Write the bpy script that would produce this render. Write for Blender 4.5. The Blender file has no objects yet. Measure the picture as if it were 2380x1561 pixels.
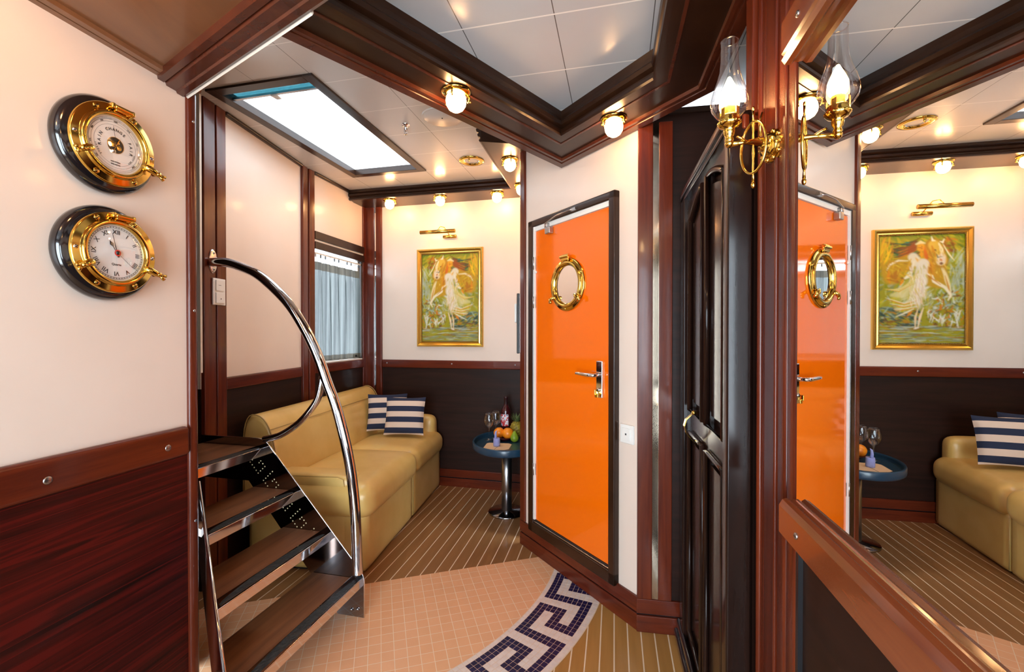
import bpy, bmesh, math, random
from mathutils import Vector, Matrix
random.seed(7)
PI = math.pi
C = bpy.context.scene.collection
SC = bpy.context.scene

# ---------------------------------------------------------------- camera, world, light, exposure
cam_d = bpy.data.cameras.new('camera')
cam = bpy.data.objects.new('camera', cam_d); C.objects.link(cam)
cam.location = (0, 0, 1.25)
cam.rotation_euler = (PI/2 - math.atan(9/1045.0), 0, 0)
cam_d.sensor_fit = 'HORIZONTAL'; cam_d.sensor_width = 36
cam_d.lens = 36*1045/2380.0
cam_d.shift_y = 2.5/2380
cam_d.clip_start = 0.02
SC.camera = cam
SC.view_settings.view_transform = 'Standard'
SC.view_settings.look = 'None'
SC.view_settings.gamma = 1
SC.view_settings.use_curve_mapping = False
SC.view_settings.exposure = 0.48
LAMP = 42.0      # bulkhead globes
SKY = 13.0        # daylight outside the windows
w = bpy.data.worlds.new('sky'); SC.world = w; w.use_nodes = True
w.node_tree.nodes['Background'].inputs[0].default_value = (0.80, 0.91, 1.0, 1)
w.node_tree.nodes['Background'].inputs[1].default_value = SKY


def portal(name, loc, rot, sx, sy):
    l = bpy.data.lights.new(name, 'AREA'); l.shape = 'RECTANGLE'; l.size = sx; l.size_y = sy
    l.cycles.is_portal = True
    o = bpy.data.objects.new(name, l); C.objects.link(o)
    o.matrix_world = Matrix.Translation(loc) @ rot
    return o


# ---------------------------------------------------------------- frames
class F:
    """wall frame: x along the wall (left to right seen from the room), y into the wall, z up"""
    def __init__(s, p, q=None, az=None):
        s.o = Vector((p[0], p[1], 0))
        if q is not None:
            d = Vector((q[0]-p[0], q[1]-p[1], 0)).normalized()
        else:
            d = Vector((math.sin(math.radians(az)), math.cos(math.radians(az)), 0))
        s.d = d; s.rz = math.atan2(d.y, d.x)
    def mat(s, x=0, y=0, z=0, rz=0):
        return Matrix.Translation(s.o) @ Matrix.Rotation(s.rz, 4, 'Z') @ Matrix.Translation((x, y, z)) @ Matrix.Rotation(rz, 4, 'Z')
    def P(s, x, y, z=0):
        return s.mat() @ Vector((x, y, z))


WORLD = F((0, 0), (1, 0))
OW = F((.052, 2.656), (.528, 1.874))         # wall with the orange door
BWL = 1.365
bw_o = Vector((.062, 3.54)); bw_d = Vector((-.97248, .23298))
BW = F((bw_o + bw_d*BWL), (bw_o))            # back wall, x runs 0 .. 1.365
LW = F((-1.149, 1.587), az=11.0)             # instrument wall, x<0 towards the camera
W1 = F((-1.487, 2.322), (-1.426, 3.101))     # first bay of the window side
W2 = F((-1.426, 3.101), az=13.0)             # bay with the window
CW = F((.528, 1.874), (.698, 1.845))         # short wall right of the orange door
DW = F((.698, 1.845), az=191.7)              # dark door, x towards the camera
MW = F((1.090, 3.30), az=192.4)              # mirror wall, x towards the camera
ST = F((-.65, 1.965), az=-76.6)              # staircase, x climbs, y towards the camera
SF = F((-.755, 2.31), az=7.13)               # sofa, x along the front, y to its back
RW = F((.100, 2.74), az=13.0)                # right wall of the lounge (x away from camera, y is to the LEFT)
ZS = 2.11      # soffit
ZC = 2.22      # panel ceiling over the landing
ZL = 2.39      # panel ceiling of the lounge


# ---------------------------------------------------------------- mesh builder
class MB:
    def __init__(s): s.v = []; s.f = []; s.m = []; s.sm = []
    def add(s, vs, fs, mi=0, smooth=False, M=None):
        b = len(s.v)
        s.v += [tuple(M @ Vector(p)) if M else tuple(p) for p in vs]
        for f in fs:
            s.f.append([b+i for i in f]); s.m.append(mi); s.sm.append(smooth)
        return s
    def box(s, x0, x1, y0, y1, z0, z1, mi=0, M=None):
        v = [(x, y, z) for x in (x0, x1) for y in (y0, y1) for z in (z0, z1)]
        return s.add(v, [(0,1,3,2),(4,6,7,5),(0,4,5,1),(2,3,7,6),(0,2,6,4),(1,5,7,3)], mi, False, M)
    def prism(s, poly, z0, z1, mi=0, M=None, side=None, holes=None):
        n = len(poly)
        v = [(p[0], p[1], z0) for p in poly] + [(p[0], p[1], z1) for p in poly]
        s.add(v, [list(range(n))[::-1], list(range(n, 2*n))] + [(i, (i+1) % n, n+(i+1) % n, n+i) for i in range(n)], mi, False, M)
        return s
    def lathe(s, prof, n=40, mi=0, M=None, smooth=True, a0=0, a1=2*PI):
        """profile of (r, h) round local z"""
        full = abs(a1-a0-2*PI) < 1e-6
        k = n if full else n+1
        v = []
        for r, h in prof:
            for i in range(k):
                a = a0+(a1-a0)*i/n
                v.append((r*math.cos(a), r*math.sin(a), h))
        fs = []
        for j in range(len(prof)-1):
            for i in range(n):
                a = j*k+i; b = j*k+((i+1) % k)
                fs.append((a, b, b+k, a+k))
        return s.add(v, fs, mi, smooth, M)
    def tube(s, pts, r, n=12, mi=0, M=None, closed=False):
        pts = [Vector(p) for p in pts]; m = len(pts)
        rr = r if isinstance(r, (list, tuple)) else [r]*m
        v = []; up = None
        for i in range(m):
            if closed: t = (pts[(i+1) % m]-pts[i-1]).normalized()
            else: t = (pts[min(i+1, m-1)]-pts[max(i-1, 0)]).normalized()
            if up is None:
                up = Vector((0, 0, 1)) if abs(t.z) < .9 else Vector((1, 0, 0))
            b = t.cross(up)
            if b.length < 1e-5: b = t.orthogonal()
            b.normalize(); up = b.cross(t).normalized()
            for k in range(n):
                a = 2*PI*k/n
                v.append(pts[i]+(b*math.cos(a)+up*math.sin(a))*rr[i])
        fs = []
        for i in range(m if closed else m-1):
            for k in range(n):
                a = i*n+k; b2 = i*n+(k+1) % n; j = ((i+1) % m)*n
                fs.append((a, b2, j+(k+1) % n, j+k))
        if not closed:
            fs.append(tuple(range(n))[::-1]); fs.append(tuple((m-1)*n+k for k in range(n)))
        return s.add(v, fs, mi, True, M)
    def sweep(s, path, prof, mi=0, M=None, closed=False, side=1, smooth=False):
        """profile (o, z) carried along a plan path with mitres; o is to the left (side=1) or right (-1)"""
        P = [Vector((p[0], p[1])) for p in path]; m = len(P); v = []
        for i in range(m):
            if closed or 0 < i < m-1:
                a = (P[i]-P[i-1]).normalized(); b = (P[(i+1) % m]-P[i]).normalized()
            elif i == 0: a = b = (P[1]-P[0]).normalized()
            else: a = b = (P[-1]-P[-2]).normalized()
            na = Vector((-a.y, a.x)); nb = Vector((-b.y, b.x)); n = (na+nb)
            n = n/(1+na.dot(nb)) if n.length > 1e-6 else na
            for o, z in prof:
                q = P[i]+n*o*side; v.append((q.x, q.y, z))
        k = len(prof); fs = []
        for i in range(m if closed else m-1):
            j = (i+1) % m
            for q in range(k-1):
                fs.append((i*k+q, j*k+q, j*k+q+1, i*k+q+1))
        if not closed:
            fs.append(list(range(k))); fs.append([(m-1)*k+q for q in range(k)][::-1])
        return s.add(v, fs, mi, smooth, M)
    def ball(s, c, r, mi=0, M=None, n=20, m=12, sz=1.0, sx=1.0, sy=1.0):
        v = [(c[0], c[1], c[2]-r*sz)]
        for j in range(1, m):
            t = PI*j/m
            for i in range(n):
                a = 2*PI*i/n
                v.append((c[0]+r*sx*math.sin(t)*math.cos(a), c[1]+r*sy*math.sin(t)*math.sin(a), c[2]-r*sz*math.cos(t)))
        v.append((c[0], c[1], c[2]+r*sz)); fs = []
        for i in range(n):
            fs.append((0, 1+(i+1) % n, 1+i)); fs.append((len(v)-1, len(v)-1-n+i, len(v)-1-n+(i+1) % n))
        for j in range(m-2):
            for i in range(n):
                a = 1+j*n+i; b = 1+j*n+(i+1) % n
                fs.append((a, b, b+n, a+n))
        return s.add(v, fs, mi, True, M)


RXF = Matrix.Rotation(PI/2, 4, 'X')      # local z -> -y (out of a wall), local y -> z


def link(name, mb, mats, parent=None, M=None, bevel=0, seg=2, sub=0, smooth=None):
    me = bpy.data.meshes.new(name)
    me.from_pydata([tuple(p) for p in mb.v], [], mb.f)
    if not isinstance(mats, (list, tuple)): mats = [mats]
    for m in mats: me.materials.append(m)
    me.polygons.foreach_set('material_index', mb.m)
    me.polygons.foreach_set('use_smooth', mb.sm)
    bm = bmesh.new(); bm.from_mesh(me)
    bmesh.ops.recalc_face_normals(bm, faces=bm.faces); bm.to_mesh(me); bm.free()
    me.update()
    o = bpy.data.objects.new(name, me); C.objects.link(o)
    if parent: o.parent = parent
    if M is not None:
        if parent: o.matrix_local = M
        else: o.matrix_world = M
    if bevel:
        b = o.modifiers.new('bevel', 'BEVEL'); b.width = bevel; b.segments = seg; b.limit_method = 'ANGLE'; b.angle_limit = math.radians(35)
        b.harden_normals = False
        for p in me.polygons: p.use_smooth = True
        wn = o.modifiers.new('wn', 'WEIGHTED_NORMAL'); wn.keep_sharp = False
    if sub:
        q = o.modifiers.new('sub', 'SUBSURF'); q.levels = sub; q.render_levels = sub
        for p in me.polygons: p.use_smooth = True
    return o


def empty(name, M, label, cat, group=None):
    o = bpy.data.objects.new(name, None); C.objects.link(o); o.matrix_world = M; o.empty_display_size = .05
    return tag(o, label, cat, group)


def tag(o, label=None, cat=None, group=None, kind=None):
    if label: o['label'] = label
    if cat: o['category'] = cat
    if group: o['group'] = group
    if kind: o['kind'] = kind
    return o


def struct(name, mb, mats, M=None, bevel=0, parent=None):
    o = link(name, mb, mats, parent, M, bevel)
    if not parent: o['kind'] = 'structure'
    return o


def dup(root, M, label, group=None):
    r = root.copy(); C.objects.link(r); r.matrix_world = M; r['label'] = label
    if group: r['group'] = group
    for ch in list(root.children):
        c = ch.copy(); C.objects.link(c); c.parent = r
        for g in ch.children:
            d = g.copy(); C.objects.link(d); d.parent = c
    return r


def add_text(mb, txt, size, M, mi=0, depth=0.0003):
    cu = bpy.data.curves.new('t', 'FONT'); cu.body = txt; cu.size = size; cu.extrude = depth
    cu.align_x = 'CENTER'; cu.align_y = 'CENTER'; cu.resolution_u = 3
    o = bpy.data.objects.new('t', cu); C.objects.link(o)
    me = bpy.data.meshes.new_from_object(o.evaluated_get(bpy.context.evaluated_depsgraph_get()))
    mb.add([v.co.copy() for v in me.vertices], [list(p.vertices) for p in me.polygons], mi, False, M)
    bpy.data.objects.remove(o); bpy.data.curves.remove(cu); bpy.data.meshes.remove(me)


# ---------------------------------------------------------------- materials
def pmat(name, col, rough=.5, metal=0, coat=0, emis=0, ecol=None, spec=.5, trans=0):
    m = bpy.data.materials.new(name); m.use_nodes = True
    b = m.node_tree.nodes['Principled BSDF']
    b.inputs['Base Color'].default_value = (*col, 1); b.inputs['Roughness'].default_value = rough
    b.inputs['Metallic'].default_value = metal; b.inputs['Coat Weight'].default_value = coat
    b.inputs['Coat Roughness'].default_value = .08
    b.inputs['Specular IOR Level'].default_value = spec
    if trans: b.inputs['Transmission Weight'].default_value = trans
    if emis:
        b.inputs['Emission Color'].default_value = (*(ecol or col), 1); b.inputs['Emission Strength'].default_value = emis
    return m


def nodes(m): return m.node_tree.nodes, m.node_tree.links, m.node_tree.nodes['Principled BSDF']


def wood(name, c0, c1, rough=.3, coat=.3, scale=(3, 3, 40), rings=0, obj=True, bump=.15, spec=.5):
    m = pmat(name, c0, rough, 0, coat, spec=spec); N, L, b = nodes(m)
    tc = N.new('ShaderNodeTexCoord'); mp = N.new('ShaderNodeMapping'); mp.inputs['Scale'].default_value = scale
    L.new(tc.outputs['Object'], mp.inputs[0])
    nz = N.new('ShaderNodeTexNoise'); nz.inputs['Scale'].default_value = 1; nz.inputs['Detail'].default_value = 5
    nz.inputs['Roughness'].default_value = .6; nz.inputs['Distortion'].default_value = .5
    L.new(mp.outputs[0], nz.inputs['Vector'])
    rp = N.new('ShaderNodeValToRGB'); rp.color_ramp.elements[0].position = .3; rp.color_ramp.elements[1].position = .72
    rp.color_ramp.elements[0].color = (*c0, 1); rp.color_ramp.elements[1].color = (*c1, 1)
    src = nz.outputs['Fac']
    if rings:
        # wavy growth-ring figure: contour lines of a stretched noise
        n2 = N.new('ShaderNodeTexNoise'); n2.inputs['Scale'].default_value = .16; n2.inputs['Detail'].default_value = 1.5
        L.new(mp.outputs[0], n2.inputs['Vector'])
        mu = N.new('ShaderNodeMath'); mu.operation = 'MULTIPLY'; mu.inputs[1].default_value = rings
        L.new(n2.outputs['Fac'], mu.inputs[0])
        sn = N.new('ShaderNodeMath'); sn.operation = 'SINE'; L.new(mu.outputs[0], sn.inputs[0])
        po = N.new('ShaderNodeMapRange'); po.inputs['From Min'].default_value = .70; po.inputs['From Max'].default_value = 1
        L.new(sn.outputs[0], po.inputs['Value'])
        ad = N.new('ShaderNodeMath'); ad.operation = 'MULTIPLY_ADD'; ad.inputs[1].default_value = .30
        L.new(po.outputs[0], ad.inputs[0]); L.new(nz.outputs['Fac'], ad.inputs[2]); src = ad.outputs[0]
    L.new(src, rp.inputs[0]); L.new(rp.outputs[0], b.inputs['Base Color'])
    bp = N.new('ShaderNodeBump'); bp.inputs['Strength'].default_value = bump; bp.inputs['Distance'].default_value = .0015
    L.new(src, bp.inputs['Height']); L.new(bp.outputs[0], b.inputs['Normal'])
    return m


def mottled(name, c0, c1, sc=6, rough=.5, coat=0, bump=0, spec=.5, metal=0, detail=3):
    m = pmat(name, c0, rough, metal, coat, spec=spec); N, L, b = nodes(m)
    tc = N.new('ShaderNodeTexCoord'); nz = N.new('ShaderNodeTexNoise'); nz.inputs['Scale'].default_value = sc; nz.inputs['Detail'].default_value = detail
    L.new(tc.outputs['Object'], nz.inputs['Vector'])
    mx = N.new('ShaderNodeMix'); mx.data_type = 'RGBA'; mx.inputs['A'].default_value = (*c0, 1); mx.inputs['B'].default_value = (*c1, 1)
    mr = N.new('ShaderNodeMapRange'); mr.inputs['From Min'].default_value = .35; mr.inputs['From Max'].default_value = .65
    L.new(nz.outputs['Fac'], mr.inputs['Value']); L.new(mr.outputs[0], mx.inputs['Factor']); L.new(mx.outputs['Result'], b.inputs['Base Color'])
    if bump:
        bp = N.new('ShaderNodeBump'); bp.inputs['Strength'].default_value = bump; bp.inputs['Distance'].default_value = .004
        L.new(nz.outputs['Fac'], bp.inputs['Height']); L.new(bp.outputs[0], b.inputs['Normal'])
    return m


def gridmat(name, theta, sa, sb, pa, pb, wa, wb, ca, cb, c0, c1, rough=.4, coat=0, grain=None, var=0, metal=0, spec=.5):
    """panels, tiles or planks: lines every sa (and sb) metres in plan axes turned by theta degrees"""
    m = pmat(name, c0, rough, metal, coat, spec=spec); N, L, b = nodes(m)
    g = N.new('ShaderNodeNewGeometry'); sp = N.new('ShaderNodeSeparateXYZ')
    vr = N.new('ShaderNodeVectorRotate'); vr.rotation_type = 'Z_AXIS'; vr.inputs['Angle'].default_value = math.radians(theta)
    L.new(g.outputs['Position'], vr.inputs['Vector']); L.new(vr.outputs[0], sp.inputs[0])
    def mth(op, a, bb=None, c=None):
        n = N.new('ShaderNodeMath'); n.operation = op
        for i, x in enumerate((a, bb, c)):
            if x is None: continue
            if isinstance(x, (int, float)): n.inputs[i].default_value = x
            else: L.new(x, n.inputs[i])
        return n.outputs[0]
    def axis(src, s, p, wd):
        u = mth('DIVIDE', mth('SUBTRACT', src, p), s)
        fr = mth('FRACT', mth('ADD', u, .5)); d = mth('ABSOLUTE', mth('SUBTRACT', fr, .5))
        return mth('LESS_THAN', d, wd/(2*s)), mth('FLOOR', u)
    la, ia = axis(sp.outputs[0], sa, pa, wa)
    nz = N.new('ShaderNodeTexNoise'); nz.inputs['Detail'].default_value = 4
    mp = N.new('ShaderNodeMapping'); mp.inputs['Scale'].default_value = grain or (5, 5, 5)
    L.new(vr.outputs[0], mp.inputs[0]); L.new(mp.outputs[0], nz.inputs['Vector']); nz.inputs['Scale'].default_value = 1
    mx = N.new('ShaderNodeMix'); mx.data_type = 'RGBA'; mx.inputs['A'].default_value = (*c0, 1); mx.inputs['B'].default_value = (*c1, 1)
    mr = N.new('ShaderNodeMapRange'); mr.inputs['From Min'].default_value = .3; mr.inputs['From Max'].default_value = .7
    L.new(nz.outputs['Fac'], mr.inputs['Value']); fac = mr.outputs[0]
    if var:
        wn = N.new('ShaderNodeTexWhiteNoise'); cx = N.new('ShaderNodeCombineXYZ'); L.new(ia, cx.inputs[0])
        if sb:
            _, ib = axis(sp.outputs[1], sb, pb, wb); L.new(ib, cx.inputs[1])
        L.new(cx.outputs[0], wn.inputs['Vector'])
        fac = mth('ADD', mth('MULTIPLY', fac, 1-var), mth('MULTIPLY', wn.outputs['Value'], var))
    L.new(fac, mx.inputs['Factor']); out = mx.outputs['Result']
    for ln, col in ([(la, ca)] + ([(axis(sp.outputs[1], sb, pb, wb)[0], cb)] if sb else [])):
        q = N.new('ShaderNodeMix'); q.data_type = 'RGBA'; q.inputs['B'].default_value = (*col, 1)
        L.new(ln, q.inputs['Factor']); L.new(out, q.inputs['A']); out = q.outputs['Result']
    L.new(out, b.inputs['Base Color'])
    return m


MAH = wood('mahogany', (.072, .010, .004), (.155, .025, .007), .26, .18, (34, 34, 2.2), spec=.35)
MAHX = wood('mahogany_rail', (.072, .010, .004), (.15, .023, .007), .26, .18, (2.2, 34, 34), spec=.35)
DARK = wood('dark_trim', (.020, .007, .003), (.034, .012, .005), .30, .12, (9, 9, 9), bump=.04, spec=.35)
DARKP = wood('dark_panel', (.013, .005, .003), (.030, .010, .006), .45, .03, (2, 20, 34), spec=.22)
WAIN = wood('red_grain_panel', (.010, .003, .002), (.085, .005, .003), .42, .04, (1.5, 8, 70), rings=95, spec=.2)
DOORB = wood('black_brown_wood', (.010, .005, .004), (.022, .008, .005), .17, .12, (20, 20, 2), bump=.04, spec=.22)
DMAH = wood('dark_mahogany', (.058, .013, .006), (.105, .023, .009), .27, .15, (12, 12, 12), bump=.05, spec=.4)
BROWN = wood('brown_soffit', (.17, .070, .028), (.23, .095, .038), .32, .3, (10, 2, 10), bump=.04)
BOARD = wood('orange_brown_wood', (.17, .035, .009), (.27, .07, .018), .22, .6, (2, 30, 30))
CREAM = mottled('cream_laminate', (.81, .675, .575), (.84, .705, .605), 3, .38, .10)
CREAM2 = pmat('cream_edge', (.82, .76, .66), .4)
WHITE = pmat('white_plastic', (.85, .84, .80), .3)
ORANGE = pmat('orange_laminate', (.95, .165, .002), .07, 0, .4)
BRASS = pmat('polished_brass', (.72, .46, .10), .13, 1)
BRASSD = pmat('dark_brass', (.62, .40, .10), .22, 1)  # darker, less polished brass for small fittings
CHROME = pmat('chrome', (.70, .70, .72), .07, 1)
STEELD = pmat('polished_dark_steel', (.32, .31, .33), .08, 1)
STEELB = pmat('brushed_steel', (.45, .45, .46), .28, 1)
MIRROR = pmat('mirror_glass', (.93, .94, .93), .0, 1)
BLACK = pmat('black_lacquer', (.010, .008, .009), .12, 0, .8)
BLK = pmat('black', (.012, .012, .014), .3)
INK = pmat('ink', (.02, .02, .025), .6)
RED = pmat('red_paint', (.75, .03, .02), .4)
DIALW = pmat('dial_white', (.86, .85, .83), .35)
DIALP = pmat('dial_cream', (.85, .80, .76), .35)
LEATH = mottled('yellow_leather', (.66, .42, .12), (.72, .48, .155), 7, .36, .12, bump=.35)
LEATHS = pmat('leather_seam', (.42, .26, .08), .5)
NAVYR = pmat('navy_plastic', (.012, .045, .085), .3, 0, .2)
GROUT = pmat('grout', (.74, .55, .38), .8)
MOSB = mottled('blue_mosaic', (.006, .006, .045), (.012, .012, .07), 30, .35, 0, spec=.25)
MOSW = mottled('white_mosaic', (.68, .58, .54), (.76, .67, .62), 30, .3, .2)
RUBBER = mottled('black_grip', (.012, .016, .017), (.03, .035, .036), 90, .35, .4, bump=.6)
FCEIL = gridmat('ceiling_panels', 13.4, .295, .295, -.194, 1.3685, .003, .006, (.12, .12, .12), (.95, .95, .93), (.57, .605, .635), (.60, .635, .665), .26, .1)
LCEIL = gridmat('lounge_ceiling_panels', 13.4, .285, .285, -1.04, 1.806, .003, .004, (.25, .22, .2), (.90, .86, .8), (.66, .62, .575), (.68, .64, .595), .24, .15)
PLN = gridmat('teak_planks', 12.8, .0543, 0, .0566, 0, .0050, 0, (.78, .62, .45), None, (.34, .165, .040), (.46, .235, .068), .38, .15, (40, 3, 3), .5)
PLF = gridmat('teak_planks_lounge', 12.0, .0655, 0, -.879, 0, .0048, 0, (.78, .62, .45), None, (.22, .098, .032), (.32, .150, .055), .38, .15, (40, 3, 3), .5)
TILE = gridmat('tan_floor_tiles', -16.4, .0492, .0537, .2484, 2.358, .0026, .0026, (.80, .64, .47), (.80, .64, .47), (.74, .39, .205), (.79, .43, .235), .33, .1, (14, 14, 3), .55)
TEAK = wood('tread_wood', (.13, .048, .020), (.27, .11, .045), .34, .2, (26, 1.6, 26))
GLASSR = bpy.data.materials.new('clear_glass'); GLASSR.use_nodes = True


def thin_glass(m, tint=(1, 1, 1), g=.12, rough=.0, g0=.03):
    N, L = m.node_tree.nodes, m.node_tree.links
    N.clear(); out = N.new('ShaderNodeOutputMaterial')
    t = N.new('ShaderNodeBsdfTransparent'); t.inputs[0].default_value = (*tint, 1)
    gl = N.new('ShaderNodeBsdfGlossy'); gl.inputs['Roughness'].default_value = rough
    lw = N.new('ShaderNodeLayerWeight'); lw.inputs[0].default_value = .25
    mr = N.new('ShaderNodeMapRange'); mr.inputs['To Min'].default_value = g0; mr.inputs['To Max'].default_value = g*5
    L.new(lw.outputs['Facing'], mr.inputs['Value'])
    mx = N.new('ShaderNodeMixShader'); L.new(mr.outputs[0], mx.inputs[0]); L.new(t.outputs[0], mx.inputs[1]); L.new(gl.outputs[0], mx.inputs[2])
    L.new(mx.outputs[0], out.inputs[0]); return m


thin_glass(GLASSR)
PANE = bpy.data.materials.new('window_glass'); PANE.use_nodes = True; thin_glass(PANE, (.97, .99, 1), .05)
CHIM = bpy.data.materials.new('chimney_glass'); CHIM.use_nodes = True; thin_glass(CHIM, (.93, .90, .88), .16, .03, .07)
GLOBE = pmat('lit_globe', (1, .8, .5), .3, emis=LAMP, ecol=(1.0, .53, .22))
BULB = pmat('lit_flame_bulb', (1, .8, .5), .3, emis=60, ecol=(1.0, .66, .30))
TUBE = pmat('lit_tube', (1, .8, .5), .3, emis=22, ecol=(1.0, .72, .30))

# ================================================================ the setting
def poly_fill(outer, holes, z, mi=0):
    bm = bmesh.new(); ed = []
    for loop in [outer]+holes:
        vs = [bm.verts.new((p[0], p[1], z)) for p in loop]
        for i in range(len(vs)): ed.append(bm.edges.new((vs[i], vs[(i+1) % len(vs)])))
    r = bmesh.ops.triangle_fill(bm, edges=ed, use_beauty=True)
    bm.verts.index_update()
    v = [tuple(q.co) for q in bm.verts]; f = [[q.index for q in fc.verts] for fc in bm.faces]; bm.free()
    return v, f


# ---- floor
fl = MB()
fl.box(-2.4, 1.5, -1.6, 4.1, -.05, 0, 0)
AC = (-1.18, 2.76)
th = math.radians(-16.4)
def aT(a, b): return (a*math.cos(th)+b*math.sin(th), -a*math.sin(th)+b*math.cos(th))
# border between tiles and lounge planks runs along b = 2.358
p0 = aT(-2.2, 2.358); p1 = aT(.86, 2.358); p2 = aT(.86, 4.4); p3 = aT(-2.2, 4.4)
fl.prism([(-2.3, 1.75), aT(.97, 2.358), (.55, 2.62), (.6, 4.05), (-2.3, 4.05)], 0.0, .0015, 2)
# tan tiles: inside the arc, this side of the border
pts = []
for i in range(0, 61):
    a = math.radians(-16.2-62*i/60.0)
    pts.append((AC[0]+1.465*math.cos(a), AC[1]+1.465*math.sin(a)))
tile_poly = [aT(.93, 2.358)] + pts + [(-2.3, pts[-1][1]), (-2.3, 1.75)]
fl.prism(tile_poly, 0.0, .0012, 1)
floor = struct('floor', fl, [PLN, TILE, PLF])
# meander border of small mosaic tiles
mo = MB()
ra, rb = 1.455, 1.729
arc = [(math.radians(-14-64*i/90.0)) for i in range(91)]
grb = [(AC[0]+ra*math.cos(a), AC[1]+ra*math.sin(a)) for a in arc]+[(AC[0]+rb*math.cos(a), AC[1]+rb*math.sin(a)) for a in arc[::-1]]
mo.prism(grb, .0, .0018, 0)
key = set()
for r in range(12):
    for c in range(10):
        on = r < 2 or (c >= 8 and r <= 9) or (r in (8, 9) and c >= 4) or (c in (4, 5) and 4 <= r <= 9) or (r in (4, 5) and c <= 5) or (c <= 1 and r >= 4)
        if on: key.add((r, c))
DA = 10.77/12
cols = [1.4575, 1.478] + [1.478+.0222*k for k in range(1, 11)] + [1.7265]
for row in range(-14, 60):
    a0 = math.radians(-25.686 + 2*DA - row*DA); a1 = a0-math.radians(DA)
    if a0 > math.radians(-14.3) or a1 < math.radians(-77.5): continue
    for c in range(len(cols)-1):
        r0, r1 = cols[c]+.0011, cols[c+1]-.0011
        g = .0011/1.6
        on = (row % 12, c-1) in key and 1 <= c <= 10
        mo.add([(AC[0]+r*math.cos(a), AC[1]+r*math.sin(a), z) for z in (.0018, .0026) for r, a in ((r0, a0-g), (r1, a0-g), (r1, a1+g), (r0, a1+g))],
               [(4, 5, 6, 7), (0, 1, 5, 4), (1, 2, 6, 5), (2, 3, 7, 6), (3, 0, 4, 7)], 2 if on else 1)
link('mosaic_border', mo, [GROUT, MOSW, MOSB], floor)

# ---- ceilings
sk = [Vector((-1.439, 2.118)), Vector((-1.161, 3.288)), Vector((-.612, 3.148)), Vector((-.883, 1.901))]
cu_ = Vector((.2317, .9728)); cv_ = Vector((.9728, -.2317)); sk0 = Vector((-1.437, 2.112))
def SKP(u, v): q = sk0+cu_*u+cv_*v; return (q.x, q.y)
SL, SW = 1.205, .575
hole = [SKP(.02, .02), SKP(SL-.02, .02), SKP(SL-.02, SW-.02), SKP(.02, SW-.02)]
m = MB()
v, f = poly_fill([(-.66, 1.30), (-1.10, 1.60), (-2.3, 1.6), (-2.3, 2.5), (-1.52, 2.5), (-1.47, 3.1), (-1.30, 3.92), (.40, 3.62), (.14, 2.74), (.24, 2.30)], [hole], ZL)
m.add(v, f, 1); 
v, f = poly_fill([(-1.14, 1.56), (-.67, 1.25), (.25, 2.28), (.53, 1.86), (1.5, 1.70), (1.5, -1.1), (-1.68, -1.1)], [], ZC)
m.add(v, f, 0)
struct('ceiling', m, [FCEIL, LCEIL])
v, f = poly_fill([(-2.5, -1.7), (1.6, -1.7), (1.6, 4.2), (-2.5, 4.2)], [[SKP(-.2, -.05), SKP(SL+.25, -.25), SKP(SL+.25, SW+.1), SKP(-.2, SW+.25)]], 2.47)
rf = MB(); rf.add(v, f, 0)
struct('ceiling_upper', rf, BLK)

# ---- skylight
s = MB()
def ring(mb, u0, u1, v0, v1, wd, z0, z1, mi=0):
    for a, b, c, d in ((u0, u1, v0, v0+wd), (u0, u1, v1-wd, v1), (u0, u0+wd, v0+wd, v1-wd), (u1-wd, u1, v0+wd, v1-wd)):
        mb.prism([SKP(a, c), SKP(b, c), SKP(b, d), SKP(a, d)], z0, z1, mi)
ring(s, 0, SL, 0, SW, .050, ZL-.010, ZL+.030)
win2 = struct('window_2', s, DARK, bevel=.002)
g = MB(); g.prism([SKP(.04, .04), SKP(SL-.04, .04), SKP(SL-.04, SW-.04), SKP(.04, SW-.04)], ZL+.016, ZL+.020); SKYG = bpy.data.materials.new('milky_skylight_glass'); SKYG.use_nodes = True; thin_glass(SKYG, (.55, .55, .55), .03); link('skylight_glass', g, SKYG, win2)
g = MB(); g.prism([SKP(.050, .050), SKP(.112, .050), SKP(.112, SW-.050), SKP(.050, SW-.050)], ZL+.010, ZL+.013)
TINT = bpy.data.materials.new('sky_blue_tint'); TINT.use_nodes = True; thin_glass(TINT, (.15, .30, .33), .03)
link('sky_blue_strip', g, TINT, win2)  # added tinted strip stands in for open sky past the blind
g = MB(); g.prism([SKP(.106, .050), SKP(.120, .050), SKP(.120, SW-.050), SKP(.106, SW-.050)], ZL-.002, ZL+.009)
bar = link('blind_bar', g, STEELB, win2)
g = MB(); g.prism([SKP(.110, .262), SKP(.150, .268), SKP(.150, .296), SKP(.110, .302)], ZL-.008, ZL+.006); link('blind_pull', g, WHITE, bar, bevel=.004)
portal('skylight_portal', Vector((*SKP(SL/2, SW/2), ZL+.045)), Matrix.Rotation(math.atan2(cu_.y, cu_.x), 4, 'Z'), SL-.09, SW-.09)

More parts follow.
